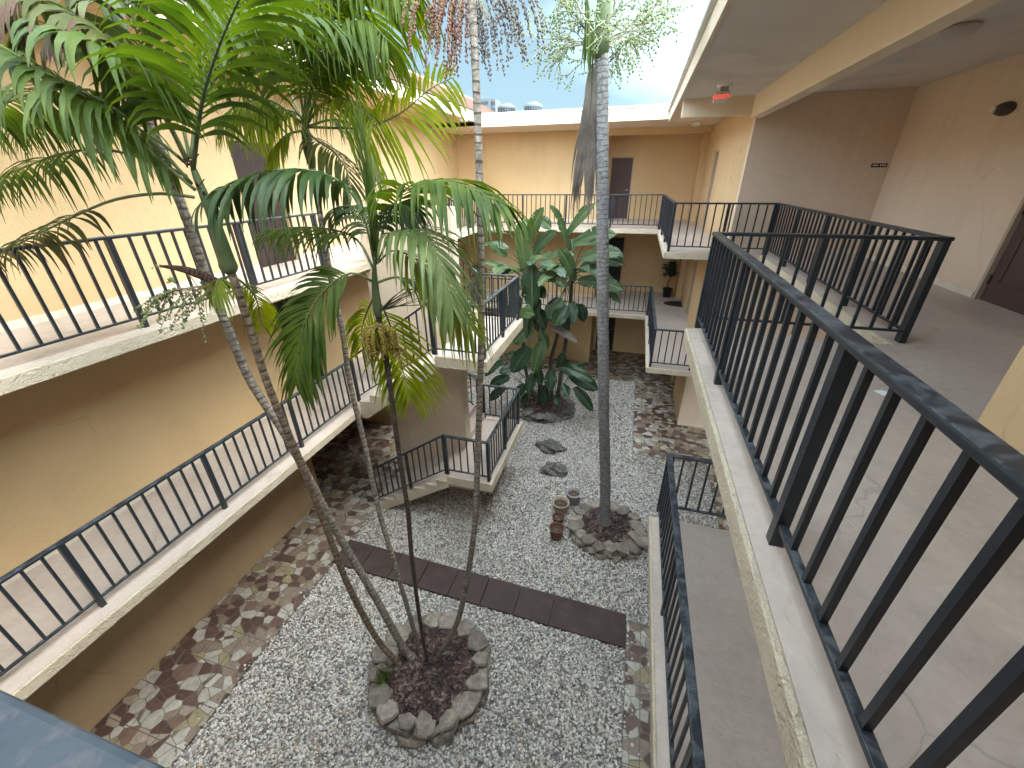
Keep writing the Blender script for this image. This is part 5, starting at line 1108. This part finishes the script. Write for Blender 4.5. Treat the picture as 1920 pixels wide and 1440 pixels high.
# ================================================================== BIG PADDLE-LEAVED PLANT
def paddle(parent, root, base, tip, wid, mat, seed, sag=0.10, face=None, split=0.25, pet=True, pr=0.014):
    """leaf with a long stalk; blade from base to tip"""
    r = random.Random(seed); root, base, tip = Vector(root), Vector(base), Vector(tip)
    ax = tip-base; ln = ax.length; mid = base.lerp(tip, 0.55)+Vector((0, 0, sag*ln))
    sp_ = spline([base, mid, tip], 16)
    F = Vector(face) if face is not None else Vector((r.uniform(-0.4, 0.4), -0.8, 0.55))
    S = ax.cross(F); S = S.normalized() if S.length > 1e-3 else Vector((1, 0, 0)); b = MB(); rows = []
    nL = [0.0]*17
    for i, p in enumerate(sp_):
        v = i/16; w = wid*0.5*(math.sin(PI*min(1, v*0.93+0.07))**0.62)
        if v > 0.9: w *= max(0.05, (1-v)/0.1)**0.7
        Nn = S.cross(ax.normalized())
        if Nn.dot(F) < 0: Nn = -Nn
        wav = 0.06*wid*math.sin(v*9+seed)
        rows.append([p-S*w+Nn*(0.16*w+wav), p-S*w*0.5+Nn*(0.10*w), p, p+S*w*0.5+Nn*(0.10*w), p+S*w+Nn*(0.16*w-wav)])
    i0 = len(b.v)
    cut = {(k, s) for k in range(3, 14) for s in (0, 1) if r.random() < split*0.5}
    for i in range(16):
        for c in range(4):
            a0, a1, b1, b0 = rows[i][c], rows[i][c+1], rows[i+1][c+1], rows[i+1][c]
            if c in (0, 3) and (i, 0 if c == 0 else 1) in cut:      # a tear between veins
                if c == 0: b0 = b0.lerp(a0, 0.55)
                else: b1 = b1.lerp(a1, 0.55)
            b.face([a0, a1, b1, b0], [(c*0.25, i/16), (c*0.25+0.25, i/16), (c*0.25+0.25, (i+1)/16), (c*0.25, (i+1)/16)], True)
    lf = b.build('leaf', M[mat], parent)
    b = MB(); b.tube(sp_[:14], [pr*0.55*(1-i/16) for i in range(14)], 5, False)
    if pet:
        m = root.lerp(base, 0.5)+Vector((0, 0, 0.10*(base-root).length)); b.tube(spline([root, m, base], 10), [pr*(1-0.04*i) for i in range(11)], 6, False)
    b.build('stalk', M['rachis_dark'], lf)
    return lf
bp_ = thing('giant_bird_of_paradise', (-2.2, 11.3, 0.2), 'large clump of paddle-leaved plants growing from the shaded rear planter', 'plant')
B_ = lambda u, v, y=11.4: at(u, v, y)
for ctrl, r0 in (([Vector((-2.3, 11.2, 0.15)), B_(1012, 690, 11.3), B_(1014, 640, 11.3), B_(1003, 585, 11.3), B_(990, 520, 11.3)], 0.075), ([Vector((-2.0, 11.5, 0.15)), B_(1033, 680, 11.6), B_(1045, 627, 11.6), B_(1052, 560, 11.6)], 0.06), ([Vector((-1.85, 11.5, 0.15)), B_(1057, 667, 11.7), B_(1066, 605, 11.7), B_(1070, 560, 11.7), B_(1072, 520, 11.7)], 0.065), ([Vector((-2.5, 11.4, 0.15)), B_(985, 690, 11.5), B_(980, 620, 11.5)], 0.06)):
    stem(bp_, ctrl, r0, r0*0.85, 'bark_dark', nseg=10, base=1.2)
RA, RB = B_(992, 520, 11.3), B_(1072, 520, 11.7)
lv = [  # base u,v, tip u,v, width m, material, depth offset, crown
 (984, 512, 974, 412, .26, 'paddle_pale', -.2, RA), (988, 458, 1019, 388, .26, 'paddle', .2, RA), (1000, 474, 1044, 432, .24, 'paddle_dark', -.1, RA), (1008, 410, 1034, 428, .22, 'paddle', .4, RA),
 (1060, 428, 1031, 384, .12, 'paddle', .1, RB), (1063, 440, 1118, 380, .24, 'paddle', .1, RB), (1076, 455, 1157, 440, .34, 'paddle', .2, RB), (1090, 484, 1168, 474, .30, 'paddle', -.1, RB),
 (1104, 486, 1172, 497, .26, 'paddle', .3, RB), (1084, 526, 1172, 545, .30, 'paddle', .0, RB), (1078, 524, 1046, 463, .26, 'paddle', -.3, RB), (997, 496, 998, 580, .44, 'paddle_dark', -.55, RA),
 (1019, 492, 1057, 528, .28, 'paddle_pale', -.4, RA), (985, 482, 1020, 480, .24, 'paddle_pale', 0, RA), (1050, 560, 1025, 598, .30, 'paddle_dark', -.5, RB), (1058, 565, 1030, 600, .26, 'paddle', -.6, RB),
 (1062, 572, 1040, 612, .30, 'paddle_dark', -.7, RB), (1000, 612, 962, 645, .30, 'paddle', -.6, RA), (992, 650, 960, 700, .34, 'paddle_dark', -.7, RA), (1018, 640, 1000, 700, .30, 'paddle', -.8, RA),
 (962, 510, 908, 492, .16, 'paddle_pale', .5, RA), (950, 480, 918, 458, .2, 'paddle', .6, RA), (975, 586, 1003, 590, .24, 'paddle_pale', -.9, RA), (1030, 612, 1083, 642, .16, 'frond_dead', -.5, RB),
 (1008, 536, 1022, 560, .2, 'paddle_dark', -.5, RA), (1040, 520, 1062, 540, .24, 'paddle', -.2, RB), (1070, 470, 1045, 410, .16, 'paddle', .5, RB), (1085, 505, 1130, 500, .24, 'paddle', .4, RB),
 (975, 560, 955, 600, .28, 'paddle_dark', .2, RA), (1100, 520, 1165, 570, .18, 'paddle', .4, RB), (1010, 560, 985, 610, .3, 'paddle_dark', -.2, RA), (1045, 585, 1065, 620, .26, 'paddle_dark', .1, RB)]
for k, (u0, v0, u1, v1, wd, mt, dy, rt_) in enumerate(lv):
    y0 = 11.3+dy if rt_ is RA else 11.6+dy
    paddle(bp_, rt_, at(u0, v0, y0), at(u1, v1, y0-0.25), wd*1.45, mt, 500+k, 0.06, split=0.5 if mt == 'paddle' else 0.1, pr=0.016)
r = random.Random(88)
for k in range(28):
    rt_ = RA if k % 2 else RB; a, e = r.uniform(0, 2*PI), r.uniform(0.3, 1.25); d = Vector((math.cos(a)*math.cos(e), math.sin(a)*math.cos(e), math.sin(e))); o = rt_+Vector((0, 0, r.uniform(-0.5, 0.1)))
    b0 = o+d*r.uniform(0.55, 1.15); tip = b0+(d+Vector((d.x*0.6, d.y*0.6, -0.75))).normalized()*r.uniform(0.6, 0.9)
    paddle(bp_, o, b0, tip, r.uniform(0.26, 0.38), r.choice(('paddle', 'paddle', 'paddle_dark')), 700+k, 0.12, face=(d.x*0.5, d.y*0.5-0.3, 0.9), split=0.6, pr=0.016)
for k in range(12):
    rt_ = RA if k % 3 else RB; a = r.uniform(0, 2*PI); d = Vector((math.cos(a)*0.7, math.sin(a)*0.7-0.3, r.uniform(-0.4, 0.3))); o = rt_+Vector((r.uniform(-.1, .1), r.uniform(-.1, .1), r.uniform(-1.3, -0.4)))
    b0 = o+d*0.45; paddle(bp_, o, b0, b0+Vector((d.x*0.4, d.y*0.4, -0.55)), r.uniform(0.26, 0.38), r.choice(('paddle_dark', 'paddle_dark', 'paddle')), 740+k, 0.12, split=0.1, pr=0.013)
lc = thing('broad_leaved_shrub', (-2.1, 11.0, 0.2), 'low dark shrub with big glossy leaves at the foot of the tall plant', 'plant')
RC, RD = Vector((-2.25, 11.1, 0.35)), Vector((-1.75, 11.2, 0.4))
low = [(1032, 694, 1032, 732, .30), (1022, 722, 1022, 760, .24), (1055, 720, 1066, 744, .2), (1050, 686, 1090, 704, .3), (1068, 702, 1122, 732, .34), (1078, 726, 1112, 772, .24), (1048, 690, 1058, 660, .2), (955, 706, 918, 724, .26),
       (944, 676, 908, 706, .2), (948, 726, 916, 752, .22), (985, 720, 968, 745, .24), (1000, 700, 990, 738, .24), (1075, 690, 1100, 690, .14), (1008, 690, 1014, 722, .24), (965, 690, 935, 700, .2), (1040, 742, 1048, 760, .16),
       (990, 736, 978, 762, .2), (1062, 690, 1112, 716, .22), (930, 690, 905, 690, .18), (975, 665, 950, 668, .2)]
for k, (u0, v0, u1, v1, wd) in enumerate(low):
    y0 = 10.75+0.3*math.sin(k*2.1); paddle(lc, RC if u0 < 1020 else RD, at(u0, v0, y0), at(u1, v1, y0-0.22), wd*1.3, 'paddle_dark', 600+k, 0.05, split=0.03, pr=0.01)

# ---- grass tuft in the near planter
gt = thing('grass_tuft', (-2.82, 2.72, 0.3), 'small bright green grass tuft between the stones of the near planter', 'plant')
b = MB(); r = random.Random(31)
for k in range(60):
    a = r.uniform(0, 2*PI); d = Vector((math.cos(a), math.sin(a), r.uniform(0.5, 1.8))).normalized()
    blade(b, Vector((-2.80+r.uniform(-.06, .06), 2.70+r.uniform(-.1, .1), 0.27)), d, Vector((-math.sin(a), math.cos(a), 0)), r.uniform(0.10, 0.22), 0.012, 0.18, r, 4, 0.2, 0.1)
b.build('blades', M['frond'], gt)

# ---- potted plants on the middle gallery
def potted(c, label, hh, spread, n, seed, trunk=True):
    t = thing('potted_tree', c, label, 'potted plant', 'potted plants on the middle gallery')
    b = MB(); b.lathe([(0.001, 0.0), (0.13, 0.0), (0.17, 0.28), (0.18, 0.30), (0.18, 0.33), (0.155, 0.33), (0.15, 0.29), (0.001, 0.28)], c, 24); b.build('pot', M['blackpot'], t)
    r = random.Random(seed); cc = Vector(c)+Vector((0.03, -0.02, hh*0.68))
    b = MB()
    b.tube(spline([Vector(c)+Vector((0, 0, 0.28)), Vector(c)+Vector((-0.03, 0, 0.5)), Vector(c)+Vector((0.04, 0, hh*0.5)), cc], 8), [0.02, 0.019, 0.018, 0.017, 0.016, 0.015, 0.013, 0.011, 0.008], 7)
    tips = []
    for k in range(26):
        a, e = r.uniform(0, 2*PI), r.uniform(-0.5, 1.3); d = Vector((math.cos(a)*math.cos(e), math.sin(a)*math.cos(e), math.sin(e))); q = cc+Vector((d.x*spread, d.y*spread, d.z*hh*0.3))*r.uniform(0.6, 1.0); s0 = cc-Vector((0, 0, r.uniform(0, 0.25)))
        b.tube(spline([s0, s0.lerp(q, 0.5)+Vector((0, 0, 0.03)), q], 6), [0.006-0.0007*i for i in range(7)], 4, False); tips.append((s0, q))
    b.build('trunk', M['bark_dark'], t)
    b = MB()
    for k in range(n):
        s0, q = r.choice(tips); p = s0.lerp(q, r.uniform(0.45, 1.05))+Vector((r.uniform(-1, 1), r.uniform(-1, 1), r.uniform(-1, 1)))*0.05
        d = Vector((r.uniform(-1, 1), r.uniform(-1, 1), r.uniform(-0.9, 0.5))).normalized(); blade(b, p, d, d.orthogonal(), r.uniform(0.07, 0.13), 0.038, 0.12, r, 3, 0.2, 0.1)
    b.build('crown', M['paddle_dark'], t)
    return t
potted((1.40, 16.35, F2), 'small round-headed tree in a black pot by the right rear corner of the middle gallery', 1.45, 0.33, 520, 81)
potted((-5.75, 15.1, F2), 'dark bushy potted plant in the left rear corner of the middle gallery', 1.3, 0.40, 520, 82)
